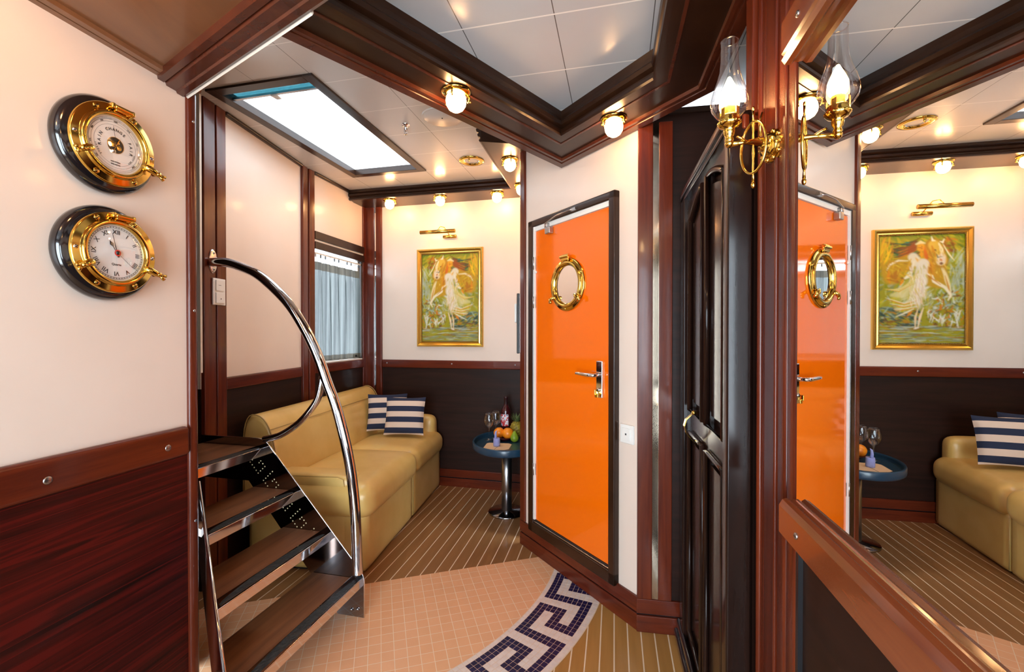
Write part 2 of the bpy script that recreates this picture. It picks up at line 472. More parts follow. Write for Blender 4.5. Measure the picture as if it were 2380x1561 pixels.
# ---- walls
def two(mb, x0, x1, zt, ztop, zd, y=0, t=.05, z0=0):
    mb.box(x0, x1, y, y+t, zd, ztop, 0); mb.box(x0, x1, y, y+t, z0, zd, 1)
m = MB(); two(m, -3.05, .0, 0, 2.46, .87); struct('wall_left', m, [CREAM, WAIN], LW.mat())
m = MB(); two(m, -.16, .80, 0, 2.46, .98); struct('wall_lounge_left', m, [CREAM, DARKP], W1.mat())
m = MB()
m.box(0, .09, 0, .05, 1.0, 2.46, 0); m.box(.715, .80, 0, .05, 1.0, 2.46, 0); m.box(.09, .715, 0, .05, 1.90, 2.46, 0)
m.box(0, .80, 0, .05, 0, .99, 1)
struct('wall_window', m, [CREAM, DARKP], W2.mat())
m = MB(); two(m, -.05, 1.75, 0, 2.46, .98); struct('wall_back', m, [CREAM, DARKP], BW.mat())
m = MB(); m.box(0, 1.0, -.05, 0, .98, 2.46, 0); m.box(0, 1.0, -.05, 0, 0, .98, 1); struct('wall_lounge_right', m, [CREAM, DARKP], RW.mat())
m = MB(); m.box(0, .912, .012, .06, 0, 2.46, 0); struct('wall_orange_door', m, [CREAM], OW.mat())
m = MB(); m.box(.004, .95, .010, .05, 0, 2.165, 0); m.box(.004, .95, -.002, .05, 2.150, 2.172, 1); struct('wall_short', m, [DARKP, DARK], CW.mat())
m = MB(); m.box(1.30, 1.35, -1.1, 2.2, 0, 2.46); struct('wall_right', m, DARKP)
m = MB(); m.box(2.46, 4.95, .012, .05, 0, .86, 1); m.box(2.46, 4.95, .006, .05, .86, 2.3, 0); struct('wall_mirror_side', m, [CREAM, DARKP], MW.mat())
m = MB()
for a, b in (((-1.20, 1.66), (-2.2, 1.75)), ((-2.2, 1.75), (-2.2, 2.4)), ((-2.2, 2.4), (-1.56, 2.32))):
    m.sweep([a, b], [(0, 0), (0, 2.46), (.04, 2.46), (.04, 0)], 0, closed=False, side=-1)
struct('wall_stairwell', m, DARKP)
m = MB(); m.box(-1.75, -1.22, -1.12, -1.07, 0, 2.5); m.box(.02, 1.4, -1.12, -1.07, 0, 2.5); m.box(-1.22, .02, -1.12, -1.07, 2.0, 2.5); m.box(-1.22, .02, -1.12, -1.07, 0, .08)
struct('wall_rear', m, CREAM)
m = MB()
for a in ((-1.22, -1.17, .08, 2.0), (-.03, .02, .08, 2.0), (-1.22, .02, .08, .13), (-1.22, .02, 1.95, 2.0)):
    m.box(a[0], a[1], -1.11, -1.06, a[2], a[3])
win3 = struct('window_3', m, MAH)
m = MB(); m.box(-1.18, -.02, -1.094, -1.090, .12, 1.96); link('window_pane', m, PANE, win3)
portal('rear_portal', Vector((-.60, -1.05, 1.04)), Matrix.Rotation(PI/2, 4, 'X'), 1.14, 1.84)

# ---- rails, posts and skirting
N_ = [0]
def trim(mb, mats, M=None, bevel=0):
    N_[0] += 1
    return struct('trim_%d' % N_[0], mb, mats, M, bevel)
SCREWM = STEELB
def screw(parent, x, y, z, r=.006, d=.0025, mat=None):
    q = MB(); q.lathe([(0, d), (r*.7, d), (r, d*.5), (r, 0)], 14)
    q.box(-r*.7, r*.7, -.0006, .0006, d, d+.0003, 1)
    return link('screw', q, [mat or SCREWM, BLK], parent, Matrix.Translation((x, y, z)) @ RXF)
def rail(F_, x0, x1, z0, z1, dep, screws=(), mat=MAHX, bev=.008, sr=.006):
    q = MB(); q.box(x0, x1, -dep, .012, z0, z1)
    t = trim(q, mat, F_.mat(), bev)
    for x, z in screws: screw(t, x, -dep, z, sr)
    return t
def post(F_, x0, x1, dep, z0, z1, screws=(), mat=MAH, bev=.005, y1=.02):
    q = MB(); q.box(x0, x1, -dep, y1, z0, z1)
    t = trim(q, mat, F_.mat(), bev)
    for z in screws: screw(t, (x0+x1)/2, -dep, z, .005)
    return t
rail(LW, -3.0, -.006, .825, .925, .022, [(-.424, .867), (-.091, .868)], bev=.012, sr=.0105)
post(LW, .0, .037, .014, 0, ZS, [2.0, 1.33, .58], bev=.012, y1=.06)
rail(W1, -.0, .728, .955, 1.022, .014)
rail(W1, -.0, .728, 2.372, ZL+.004, .022, mat=DARK)
post(W1, -.155, -.077, .018, 0, ZL); post(W1, -.069, -.002, .018, 0, ZL)
q = MB(); q.box(-.173, -.160, -.012, .03, 1.06, ZL); trim(q, CREAM2, W1.mat())
q = MB(); q.box(-.078, -.068, -.004, .004, 0, ZL); trim(q, STEELD, W1.mat())
post(W1, .728, .792, .018, 0, ZL); post(W2, .024, .084, .018, 0, ZL)
q = MB(); q.box(-.03, .03, .004, .02, 0, ZL); trim(q, BLK, W2.mat())
rail(W2, .084, .72, .962, 1.030, .016); rail(W2, .084, .72, 2.372, ZL+.004, .022, mat=DARK)
post(W2, .718, .785, .012, 0, ZL)
post(BW, .004, .100, .020, 0, 2.33); post(BW, .118, .171, .020, 0, 2.33)
q = MB(); q.box(.100, .118, -.008, .004, 0, 2.33); trim(q, MIRROR, BW.mat())
rail(BW, .171, 1.50, .962, 1.028, .016, [(.22, 1.0), (.80, 1.0), (1.33, 1.0)])
def base(name, F_, x0, x1, dep=.016, y1=.015):
    q = MB(); q.box(x0, x1, -dep, y1, 0, .070); q.box(x0, x1, -dep+.010, y1, .070, .078, 1); q.box(x0, x1, -dep, y1, .078, .140)
    return struct(name, q, [MAHX, BLK], F_.mat(), .003)
base('baseboard_back', BW, .171, 1.5, .016)
# orange door wall
q = MB(); q.box(-.012, .915, .0, .013, 0, .070); q.box(-.012, .912, .008, .013, .070, .078, 1); q.box(-.012, .915, .0, .013, .078, .142)
struct('baseboard_orange_door', q, [MAHX, BLK], OW.mat(), .003)
q = MB(); q.box(-.006, .172, -.002, .015, 0, .070); q.box(-.006, .172, .006, .015, .070, .078, 1); q.box(-.006, .172, -.002, .015, .078, .140)
struct('baseboard_short', q, [MAHX, BLK], CW.mat(), .003)
post(OW, -.012, .040, -.0, .142, 2.40, bev=.006, y1=.07)
post(CW, -.004, .056, .004, .141, 2.12, bev=.003); post(CW, .080, .134, .004, .141, 2.12, bev=.003)
q = MB(); q.box(.056, .080, .003, .009, .141, 2.12); trim(q, pmat('bronze_strip', (.50, .40, .30), .12, 1), CW.mat())
# dark plinth, column and posts by the dark door
q = MB(); q.box(.002, .80, -.030, .0, 0, .040); q.box(.002, .80, -.020, .0, .040, .080); trim(q, BLACK, DW.mat(), .010)
q = MB(); q.lathe([(0, 0), (.030, 0), (.030, 1.752), (0, 1.752)], 28, M=Matrix.Translation((.585, 1.150, 0))); trim(q, DOORB)
q = MB(); q.prism([(.600, 1.180), (.603, 1.130), (.690, 1.120), (.68, 1.2)], 0, 1.752); trim(q, DOORB)
q = MB(); q.box(2.245, 2.300, -.004, .05, 0, ZC); q.box(2.304, 2.372, -.006, .05, 0, ZC); q.lathe([(.008, 0), (.008, ZC)], 16, M=Matrix.Translation((2.268, -.003, 0)))
trim(q, MAH, MW.mat(), bevel=.004)
q = MB(); q.box(2.376, 2.420, -.002, .05, 0, ZC); q.box(2.424, 2.468, .000, .05, 0, ZC); trim(q, MAH, MW.mat(), bevel=.007)
q = MB(); q.box(2.468, 2.480, .0035, .02, 0, ZC); trim(q, BLK, MW.mat())
q = MB(); q.prism([(.590, 1.140), (.588, 1.105), (.608, 1.10), (.66, 1.15), (.64, 1.2)], 1.79, ZC); trim(q, MAH, bevel=.003)
q = MB(); q.prism([(.543, 1.160), (.570, 1.105), (.620, 1.118), (.67, 1.15), (.65, 1.2)], 1.752, 1.790); trim(q, MAH, bevel=.005)
# mirror rails
def mrail(z0, z1, zb, up):
    q = MB()
    prof = [(0, z0), (.030, z0), (.036, z0+.006), (.036, z1-.014), (.030, z1-.003), (.022, z1), (.016, z1-.004), (.010, z1-.001), (0, z1-.002)]
    if not up: prof = [(0, z1), (.030, z1), (.036, z1-.006), (.036, z0+.022), (.032, z0+.018), (.036, z0+.010), (.030, z0+.001), (.020, z0), (.014, z0+.005), (0, z0+.003)]
    q.sweep([(2.476, .006), (4.9, .006)], prof, side=-1)
    t = trim(q, BOARD, MW.mat()); return t
t = mrail(.852, .925, .9, True); screw(t, 2.56, -.030, .885, .006)
t = mrail(1.775, 1.862, 1.8, False); screw(t, 2.555, -.030, 1.822, .006)

# ---- soffits round the recessed landing ceiling (prisms with a mitred crown)
T_ = (.254, 2.318); E_ = (-.67, 1.28); V_ = (.217, 1.996); I_ = (-.52, 1.17); R_ = (.709, 1.579); R1 = (.498, 1.539)
HA = (-1.149, 1.587)
rec = [V_, R1, (.23, .30), (-.45, .30), (-.45, .80), I_]
def soff(poly, mat, name=None, z0=ZS, z1=2.45):
    q = MB(); q.prism(poly, z0, z1); return trim(q, mat)
soff([T_, V_, I_, E_], DARK)
soff([T_, R_, R1, V_], DARK)
soff([R_, R1, (.23, .30), (.43, .30), (.60, 1.0)], DARK)
soff([HA, E_, I_, (-.45, .80), (-.84, .72), (-1.10, 1.50)], BROWN)
soff([HA, (-1.10, 1.50), (-.84, .72), (-.45, .80), (-.45, .30), (-1.42, .30)], BROWN)
soff([(-1.41, .30), (.43, .30), (.13, -1.06), (-1.66, -1.06)], DARK)
crown = [(0, ZS-.0005), (.016, ZS), (.019, ZS+.008), (.016, ZS+.022), (.004, ZS+.028), (.004, ZS+.038), (.020, ZS+.046), (.024, ZS+.060), (.016, ZS+.070), (.006, ZS+.074), (.008, ZS+.092), (.014, ZC+.002), (0, ZC+.002)]
q = MB(); q.sweep(rec, crown, closed=True, side=-1); trim(q, DARK)
# moulded outer edge of the soffit
oe = [(0, ZS+.03), (0, ZS-.012), (.034, ZS-.012), (.036, ZS-.007), (.044, ZS-.007), (.046, ZS-.012), (.058, ZS-.012), (.060, ZS)]
q = MB(); q.sweep([E_, T_, R_, (.60, 1.0), (.46, .35)], oe, side=-1); trim(q, DMAH)
# groove line along the inner edge
ie = [(.030, ZS), (.030, ZS-.003), (.040, ZS-.003), (.040, ZS)]
q = MB(); q.sweep([I_, V_, R1, (.25, .40)], ie, side=1); trim(q, DMAH)
# header over the stairs and trim along the instrument wall
hd = [(0, ZS+.03), (0, ZS-.030), (.010, ZS-.034), (.030, ZS-.034), (.034, ZS-.028), (.066, ZS-.028), (.070, ZS-.018), (.074, ZS-.022), (.094, ZS-.022), (.098, ZS)]
q = MB(); q.sweep([(-1.165, 1.600), I_, (-.20, .957)], hd, side=-1); trim(q, DMAH)
q = MB(); q.sweep([(-1.168, 1.602), I_], [(0, ZS-.030), (.004, ZS-.036), (.007, ZS-.030), (.006, ZS+.02), (0, ZS+.02)], side=1); trim(q, CREAM2)  # added cream strip stands in for a bright line of reflected light
lt = [(0, ZS+.02), (0, ZS-.012), (.020, ZS-.012), (.021, ZS-.006), (.024, ZS-.006), (.025, ZS-.012), (.046, ZS-.012), (.048, ZS)]
q = MB(); q.sweep([(-3.0, 0), (.02, 0)], lt, side=-1); trim(q, BROWN, LW.mat())
# lounge soffit
B0 = (-1.29, 3.62); B1 = (0.0, 3.327); B2 = (-.172, 2.51)
q = MB(); q.prism([B0, B1, (.33, 3.56), (-1.30, 3.90)], 2.315, 2.45); trim(q, DARK)
q = MB(); q.prism([B1, B2, (.09, 2.55), (.10, 2.74), (.33, 3.56)], 2.315, 2.45); trim(q, DARK)
lc = [(0, 2.314), (.010, 2.316), (.014, 2.326), (.006, 2.332), (.006, 2.340), (.020, 2.346), (.022, 2.360), (.014, 2.366), (.028, 2.374), (.030, ZL+.002), (0, ZL+.002)]
q = MB(); q.sweep([(-1.33, 3.629), B1, B2], lc, side=-1); trim(q, DARK)

# ---- window in the window bay
q = MB()
q.box(.084, .72, -.022, .02, 1.917, 1.973); q.box(.084, .72, -.022, .02, 1.847, 1.900)
q.box(.084, .72, -.010, .02, 1.900, 1.917, 1)
q.box(.084, .10, 0, .05, 1.03, 1.85); q.box(.705, .72, 0, .05, 1.03, 1.85)
win1 = struct('window_1', q, [DARK, CREAM2], W2.mat(), .002)
q = MB(); q.box(.095, .71, -.006, .05, 1.022, 1.040); link('window_sill', q, WHITE, win1, bevel=.002)
q = MB(); q.box(.10, .706, .036, .040, 1.04, 1.86); PGREY = bpy.data.materials.new('grey_window_glass'); PGREY.use_nodes = True; thin_glass(PGREY, (.66, .66, .66), .03); link('window_pane', q, PGREY, win1)
q = MB(); q.box(.10, .13, .028, .05, 1.03, 1.86); q.box(.69, .71, .028, .05, 1.03, 1.86); q.box(.10, .71, .028, .05, 1.03, 1.05); q.box(.62, .66, .015, .03, 1.052, 1.072, 1)
link('window_frame', q, [WHITE, BLK], win1, bevel=.002)
portal('window_portal', W2.P(.40, .048, 1.45), Matrix.Rotation(W2.rz, 4, 'Z') @ Matrix.Rotation(-PI/2, 4, 'X'), .60, .80)

# ================================================================ doors
def tube_path(name, pts, r, mat, parent, n=12, M=None):
    q = MB(); q.tube(pts, r, n); return link(name, q, mat, parent, M)


# ---- orange cabin door
q = MB()
q.box(.102, .150, -.018, .02, .132, 1.880); q.box(.752, .791, -.018, .02, .132, 1.880)
q.box(.102, .791, -.018, .02, 1.842, 1.880); q.box(.102, .791, -.018, .02, .132, .188)
door1 = struct('door_1', q, DARK, OW.mat(), .006)
q = MB(); q.box(.148, .754, .002, .03, .186, 1.844); q.box(.149, .162, -.013, .004, .206, 1.842); q.box(.149, .753, -.010, .004, 1.818, 1.843)
link('rebate', q, WHITE, door1)
q = MB(); q.box(.164, .744, -.004, .012, .206, 1.816); leaf = link('door_leaf', q, ORANGE, door1, bevel=.0015)
q = MB(); q.box(.150, .752, -.008, .004, .188, .205); q.box(.150, .752, -.010, .0, .1885, .195, 1); link('door_sill', q, [BLK, CHROME], door1, bevel=.002)
for z0, z1 in ((1.605, 1.675), (1.390, 1.455), (.455, .52)):
    q = MB(); q.lathe([(0, z0), (.0055, z0), (.0055, z1), (0, z1)], 14, M=Matrix.Translation((.153, -.012, 0)))
    q.box(.144, .162, -.006, .0, z0, z1); link('hinge', q, STEELB, door1)
q = MB(); q.lathe([(0, 0), (.006, 0), (.0075, .004), (.006, .009), (0, .010)], 16); link('door_buffer', q, WHITE, door1, Matrix.Translation((.170, -.004, 1.59)) @ RXF)
# lever handle on a long plate
q = MB(); q.box(.668, .708, -.013, -.003, .953, 1.123); hp = link('handle_plate', q, CHROME, door1, bevel=.004)
q = MB(); q.tube([(.690, -.010, 1.058), (.690, -.045, 1.058), (.684, -.052, 1.058), (.66, -.055, 1.058), (.60, -.055, 1.060), (.575, -.052, 1.060), (.566, -.045, 1.060)], [.009, .009, .009, .009, .008, .008, .007], 14); link('lever', q, CHROME, hp)
q = MB(); q.lathe([(0, 0), (.009, 0), (.009, .006), (0, .007)], 18, M=Matrix.Translation((.688, -.013, .99)) @ RXF)
q.box(.6875, .6895, -.0215, -.0195, .985, .996, 1); link('lock_barrel', q, [CHROME, BLK], hp)
q = MB(); q.box(.682, .686, -.036, -.015, .968, .992); q.box(.678, .698, -.030, -.024, .956, .974); link('key', q, BRASS, hp, bevel=.002)
# overhead stay at the top
q = MB(); q.box(.286, .330, -.034, -.004, 1.775, 1.812); q.box(.275, .300, -.030, -.004, 1.812, 1.836); cl = link('door_closer', q, STEELB, door1, bevel=.005)
q = MB(); q.tube([(.285, -.030, 1.832), (.40, -.045, 1.846), (.50, -.042, 1.852), (.522, -.030, 1.854)], .0035, 8); q.box(.505, .54, -.034, -.018, 1.848, 1.860); link('closer_arm', q, STEELB, cl)


def porthole_rim(R, hw, t0, t1):
    """brass port rim as (r, height) profile; R outer radius, hw inner radius"""
    m_ = (R+hw)/2
    return [(R, t0), (R, t0+.4*(t1-t0)), (R-.004, t0+.55*(t1-t0)), (m_+.004, t0+.55*(t1-t0)), (m_+.001, t1*.92), (m_-.003, t1), (m_-.012, t1), (hw+.004, t0+.62*(t1-t0)), (hw, t0+.45*(t1-t0)), (hw, t0)]


# porthole-shaped mirror on the door
pc = Matrix.Translation((.449, -.004, 1.4955)) @ RXF
q = MB(); q.lathe([(0, .004), (.098, .004)], 64, smooth=False); pg = link('porthole_glass', q, MIRROR, door1, pc)
q = MB(); q.lathe(porthole_rim(.134, .095, 0, .020), 72)
for k in range(6):
    a = math.radians(25+60*k); q.lathe([(0, .014), (.005, .014), (.007, .010), (.007, .006)], 12, M=Matrix.Translation((.122*math.cos(a), .122*math.sin(a), 0)))
pr = link('porthole_rim', q, BRASS, door1, pc)
for ang, ln in ((215, .05), (325, .05)):
    a = math.radians(ang); ca, sa = math.cos(a), math.sin(a); q = MB()
    q.tube([(.100*ca, .100*sa, .024), (.122*ca, .122*sa, .030), (.137*ca, .137*sa, .028), (.152*ca, .152*sa, .024)], [.008, .010, .007, .006], 12)
    q.tube([(.137*ca+.016*sa, .137*sa-.016*ca, .028), (.137*ca, .137*sa, .03), (.137*ca-.016*sa, .137*sa+.016*ca, .028)], [.004, .007, .004], 10)
    link('porthole_dog', q, BRASS, door1, pc)
q = MB(); q.box(-.030, .030, .118, .150, .012, .024)
q.tube([(-.034, .138, .024), (.034, .138, .024)], .008, 12); link('porthole_hinge', q, BRASS, door1, pc, bevel=.003)

# ---- dark arched door
def arch(x): return 1.735-.08*((x-.445)/.27)**2
q = MB()
q.box(.035, .105, -.012, .045, .0, 1.80); q.box(.700, .745, -.012, .045, .0, 1.80); q.box(.035, .745, -.012, .045, 1.765, 1.80)
q.box(.030, .750, -.020, .0, 1.778, 1.802); q.box(.105, .70, -.010, .03, 0, .06)
door2 = struct('door_2', q, DOORB, DW.mat(), .005)
q = MB()
# leaf as stiles, rails and recessed panels
q.box(.105, .178, .004, .034, .06, 1.765); q.box(.672, .700, .004, .034, .06, 1.765); q.box(.402, .458, .004, .034, .06, 1.765)
q.box(.178, .672, .004, .034, .885, .965); q.box(.178, .672, .004, .034, .06, .14)
for x0, x1 in ((.178, .402), (.458, .672)):
    n = 10
    for i in range(n):
        a = x0+(x1-x0)*i/n; b = x0+(x1-x0)*(i+1)/n
        q.add([(a, y, z) for y in (.004, .034) for z in (arch(a), 1.765)]+[(b, y, z) for y in (.004, .034) for z in (arch(b), 1.765)],
              [(0, 1, 5, 4), (2, 3, 7, 6), (0, 4, 6, 2), (1, 3, 7, 5)])
leaf2 = link('door_leaf', q, DOORB, door2)
for x0, x1, z0, top in ((.178, .402, .965, True), (.458, .672, .965, True), (.178, .402, .14, False), (.458, .672, .14, False)):
    zt = arch if top else (lambda x: .885)
    xs = [x0+(x1-x0)*i/10 for i in range(11)]
    out = [(x, zt(x)) for x in xs]
    path = [(x0, 0, z0)] + [(x, 0, z) for x, z in out] + [(x1, 0, z0)]
    q = MB(); q.tube(path, .010, 8, closed=True)
    q.add([(x, .016, z0) for x in xs]+[(x, .016, zt(x)) for x in xs], [(i, i+1, 12+i, 11+i) for i in range(10)])
    ins = .035
    xi = [x0+ins+(x1-x0-2*ins)*i/10 for i in range(11)]
    q.add([(x, .006, z0+ins) for x in xi]+[(x, .006, zt(x)-ins) for x in xi]+[(x, .018, z0+ins) for x in xi]+[(x, .018, zt(x)-ins) for x in xi],
          [(i, i+1, 12+i, 11+i) for i in range(10)]+[(i, i+1, 23+i, 22+i) for i in range(10)]+[(11+i, 12+i, 34+i, 33+i) for i in range(10)]+[(0, 11, 33, 22), (10, 21, 43, 32)])
    link('door_panel', q, DOORB, door2)
q = MB()
pth = [(0, -.002, .052), (0, -.020, .046), (0, -.040, .026), (0, -.046, .004), (0, -.040, -.020), (0, -.018, -.046), (0, -.002, -.062)]
for i in range(len(pth)-1):
    a, b = pth[i], pth[i+1]
    wa = .007+.004*(1-abs(i-2.5)/3); wb = .007+.004*(1-abs(i+1-2.5)/3)
    q.add([(-wa, a[1], a[2]), (wa, a[1], a[2]), (wb, b[1], b[2]), (-wb, b[1], b[2]), (-wa, a[1]+.003, a[2]), (wa, a[1]+.003, a[2]), (wb, b[1]+.003, b[2]), (-wb, b[1]+.003, b[2])],
          [(0, 1, 2, 3), (7, 6, 5, 4), (0, 4, 5, 1), (2, 6, 7, 3), (1, 5, 6, 2), (0, 3, 7, 4)], smooth=False)
q.ball((0, -.012, .050), .008, n=12, m=8)
link('door_pull', q, BRASS, door2, Matrix.Translation((.300, .004, .925)))

# ================================================================ things on the walls
# ---- wall mirror
q = MB(); q.box(2.479, 4.9, .0, .006, .905, 1.80)
mir = link('mirror', q, MIRROR, M=MW.mat()); tag(mir, 'large wall mirror reflecting the lounge, beside the brass oil lamp', 'mirror')

# ---- barometer and clock
MSTEEL = pmat('silver_screw', (.75, .75, .78), .15, 1)
def instrument(name, z, label, cat, kind):
    t = empty(name, LW.mat(-.272, 0, z), label, cat, 'round brass instruments in black wooden mounts on the left wall')
    q = MB(); q.lathe([(.0, .001), (.132, .001), (.137, .008), (.137, .018), (.131, .030), (.121, .037), (.117, .0375), (.113, .042), (.095, .044), (0, .044)], 80)
    link('wooden_mount', q, BLACK, t, RXF)
    q = MB(); q.lathe([(.108, .043), (.108, .050), (.105, .053), (.090, .053), (.0885, .0545), (.0875, .060), (.084, .063), (.077, .0625), (.075, .058), (.075, .050)], 80)
    ringo = link('brass_rim', q, BRASS, t, RXF)
    q = MB(); q.lathe([(0, .050), (.0758, .050)], 64, smooth=False); link('dial', q, DIALW if kind == 'clock' else DIALP, t, RXF)
    for k in range(6):
        a = math.radians(0+60*k); big = k % 3 != 0
        q = MB(); r = .0075 if big else .0055
        q.lathe([(0, .003), (r*.6, .003), (r, 0)], 16); q.box(-r*.8, r*.8, -.0008, .0008, .003, .0034, 1)
        link('rim_screw', q, [BRASS if big else MSTEEL, BLK], t, Matrix.Translation((.0975*math.sin(a+PI/2), -.053, .0975*math.cos(a+PI/2))) @ RXF @ Matrix.Rotation(.6, 4, 'Z'))
    # hinge block at the top
    q = MB(); q.box(-.008, .030, -.066, -.052, .088, .104); q.tube([(-.012, -.066, .098), (.034, -.066, .098)], .0065, 12)
    q.box(-.020, -.010, -.070, -.052, .092, .106); q.box(.032, .042, -.068, -.052, .092, .106)
    link('hinge', q, BRASS, t, bevel=.003)
    # dogs, lower left and lower right
    for ang, sgn in ((206, -1), (334, 1)):
        a = math.radians(ang); ca, sa = math.cos(a), math.sin(a)
        q = MB()
        q.tube([(.070*ca, -.060, .070*sa), (.085*ca, -.072, .085*sa), (.100*ca, -.076, .100*sa), (.112*ca, -.076, .112*sa)], [.006, .010, .0085, .006], 12)
        q.tube([(.106*ca, -.060, .106*sa), (.108*ca, -.085, .108*sa)], .006, 12)
        for d in (-.45, .45):
            q.tube([(.112*ca, -.078, .112*sa), (.112*ca+.016*math.cos(a+d), -.082, .112*sa+.016*math.sin(a+d))], [.004, .0045], 10)
        link('dog_clamp', q, BRASS, t)
    f = MB()
    def T(txt, x, zz, size, rot=0): add_text(f, txt, size, Matrix.Translation((x, -.0510, zz)) @ Matrix.Rotation(rot, 4, 'Y') @ RXF, 0)
    def ringline(r, wd=.0004):
        f.lathe([(r-wd, .0506), (r+wd, .0506)], 72, 0, RXF, smooth=False)
    def tick(a, r0, r1, wd):
        s_, c_ = math.sin(a), math.cos(a)
        f.add([(r0*s_-wd*c_, -.0507, r0*c_+wd*s_), (r0*s_+wd*c_, -.0507, r0*c_-wd*s_), (r1*s_+wd*c_, -.0507, r1*c_-wd*s_), (r1*s_-wd*c_, -.0507, r1*c_+wd*s_)], [(0, 1, 2, 3)], 0)
    if kind == 'clock':
        for i, nmr in enumerate(('XII', 'I', 'II', 'III', 'IIII', 'V', 'VI', 'VII', 'VIII', 'IX', 'X', 'XI')):
            a = i*PI/6; T(nmr, .0555*math.sin(a), .0555*math.cos(a), .0165, a)
        ringline(.0665); ringline(.0705)
        for i in range(60): tick(i*PI/30, .0665, .0705, .0006)
        T('Quartz', 0, -.031, .0085)
    else:
        for r in (.070, .066, .060, .053): ringline(r, .00025)
        for i in range(-75, 76): tick(i*math.radians(1.9), .066, .070 if i % 5 == 0 else .068, .0002)
        for i, nmr in enumerate(('960', '970', '980', '990', '1000', '1010', '1020', '1030', '1040')):
            a = math.radians(-132+33*i); T(nmr, .0625*math.sin(a), .0625*math.cos(a), .0052, a)
        def word(wd, c, r, size, st):
            for i, ch in enumerate(wd):
                a = math.radians(c+(i-(len(wd)-1)/2)*st); T(ch, r*math.sin(a), r*math.cos(a), size, a)
        word('CHANGE', 0, .041, .0105, 13); word('RAIN', -84, .041, .0115, 14); word('FAIR', 84, .041, .0115, 14)
        word('STORMY', -118, .050, .005, 6); word('VERY DRY', 120, .050, .005, 5)
        T('HOLOSTERIC', 0, -.045, .0042); T('BAROMETER', 0, -.052, .0042)
        f.lathe([(0, .0509), (.0215, .0509)], 40, 1, RXF, smooth=False)
        f.lathe([(.0205, .0511), (.0215, .0511)], 40, 2, RXF)
        for x, zz, r in ((-.007, .002, .008), (.009, -.005, .0065), (.006, .008, .004)):
            f.lathe([(0, .0525), (r, .0515)], 20, 2, Matrix.Translation((x, 0, zz)) @ RXF)
    link('dial_markings', f, [INK, BLK, BRASSD], t)
    def hand(nm, ang, L0, wd, mat, y=-.053, tail=.012, head=None):
        q = MB(); s_ = .0
        q.prism([(-wd, -tail), (wd, -tail), (wd*.5, L0), (-wd*.5, L0)], 0, .0006)
        if head: q.prism([(0, head-.009), (.0045, head), (0, head+.010), (-.0045, head)], 0, .0008)
        link(nm, q, mat, t, Matrix.Translation((0, y, 0)) @ Matrix.Rotation(ang, 4, 'Y') @ RXF)
    if kind == 'clock':
        hand('hour_hand', math.radians(-31), .034, .0012, BLK, head=.026)
        hand('minute_hand', math.radians(-13), .052, .0010, BLK, y=-.0538)
        hand('second_hand', math.radians(131), .058, .0004, BLK, y=-.0546, tail=.0)
        q = MB(); q.lathe([(0, .004), (.005, .003), (.005, 0)], 20); q.lathe([(.005, .001), (.0085, .001)], 20, 1); link('hand_boss', q, [BLK, RED], t, Matrix.Translation((0, -.0550, 0)) @ RXF)
    else:
        hand('pressure_needle', math.radians(-8), .050, .0004, BLK); hand('set_needle', math.radians(205), .022, .0008, BRASSD, y=-.0545, tail=.02)
        q = MB(); q.lathe([(0, .006), (.005, .004), (.006, 0)], 20); link('set_knob', q, MSTEEL, t, Matrix.Translation((-.009, -.0545, -.019)) @ RXF)
    q = MB(); q.lathe([(.0755, .0515), (.070, .0565), (.058, .0605), (.040, .0635), (.020, .065), (0, .0655)], 64); link('dial_glass', q, GLASSR, t, RXF)
    for ch in t.children:
        if not ch.name.startswith('wooden'): ch.matrix_basis = Matrix.Diagonal((1.075, 1, 1.075, 1)) @ ch.matrix_basis
    return t
instrument('barometer', 1.795, 'upper round brass barometer with CHANGE RAIN FAIR on its dial', 'barometer', 'baro')
instrument('wall_clock', 1.483, 'lower round brass porthole clock with Roman numerals', 'clock', 'clock')

# ---- switches
t = empty('light_switch', W1.mat(-.0645, -.018, 1.457), 'double cream switch plate below the handrail flange on the red post', 'light switch')
q = MB(); q.box(-.0425, .0425, -.008, 0, -.066, .066); link('cover_plate', q, WHITE, t, bevel=.002)
for z in (.031, -.031):
    q = MB(); q.box(-.027, .030, -.013, -.007, z-.026, z+.026)
    if z < 0: q.lathe([(0, .0145), (.003, .0145), (.003, .012)], 12, 1, Matrix.Translation((.004, 0, z-.004)) @ RXF)
    else: q.box(-.012, .006, -.0135, -.012, z+.001, z+.003, 1)
    link('rocker', q, [WHITE, BLK], t, bevel=.0015)
t = empty('light_switch', OW.mat(.846, .012, .815), 'single square white switch on the cream strip right of the orange door', 'light switch')
q = MB(); q.box(-.038, .038, -.010, 0, -.040, .040); link('cover_plate', q, WHITE, t, bevel=.002)
q = MB(); q.box(-.024, .024, -.015, -.008, -.026, .026); q.box(-.004, .004, -.0155, -.014, -.004, .004, 1); link('rocker', q, [WHITE, BLK], t, bevel=.0015)

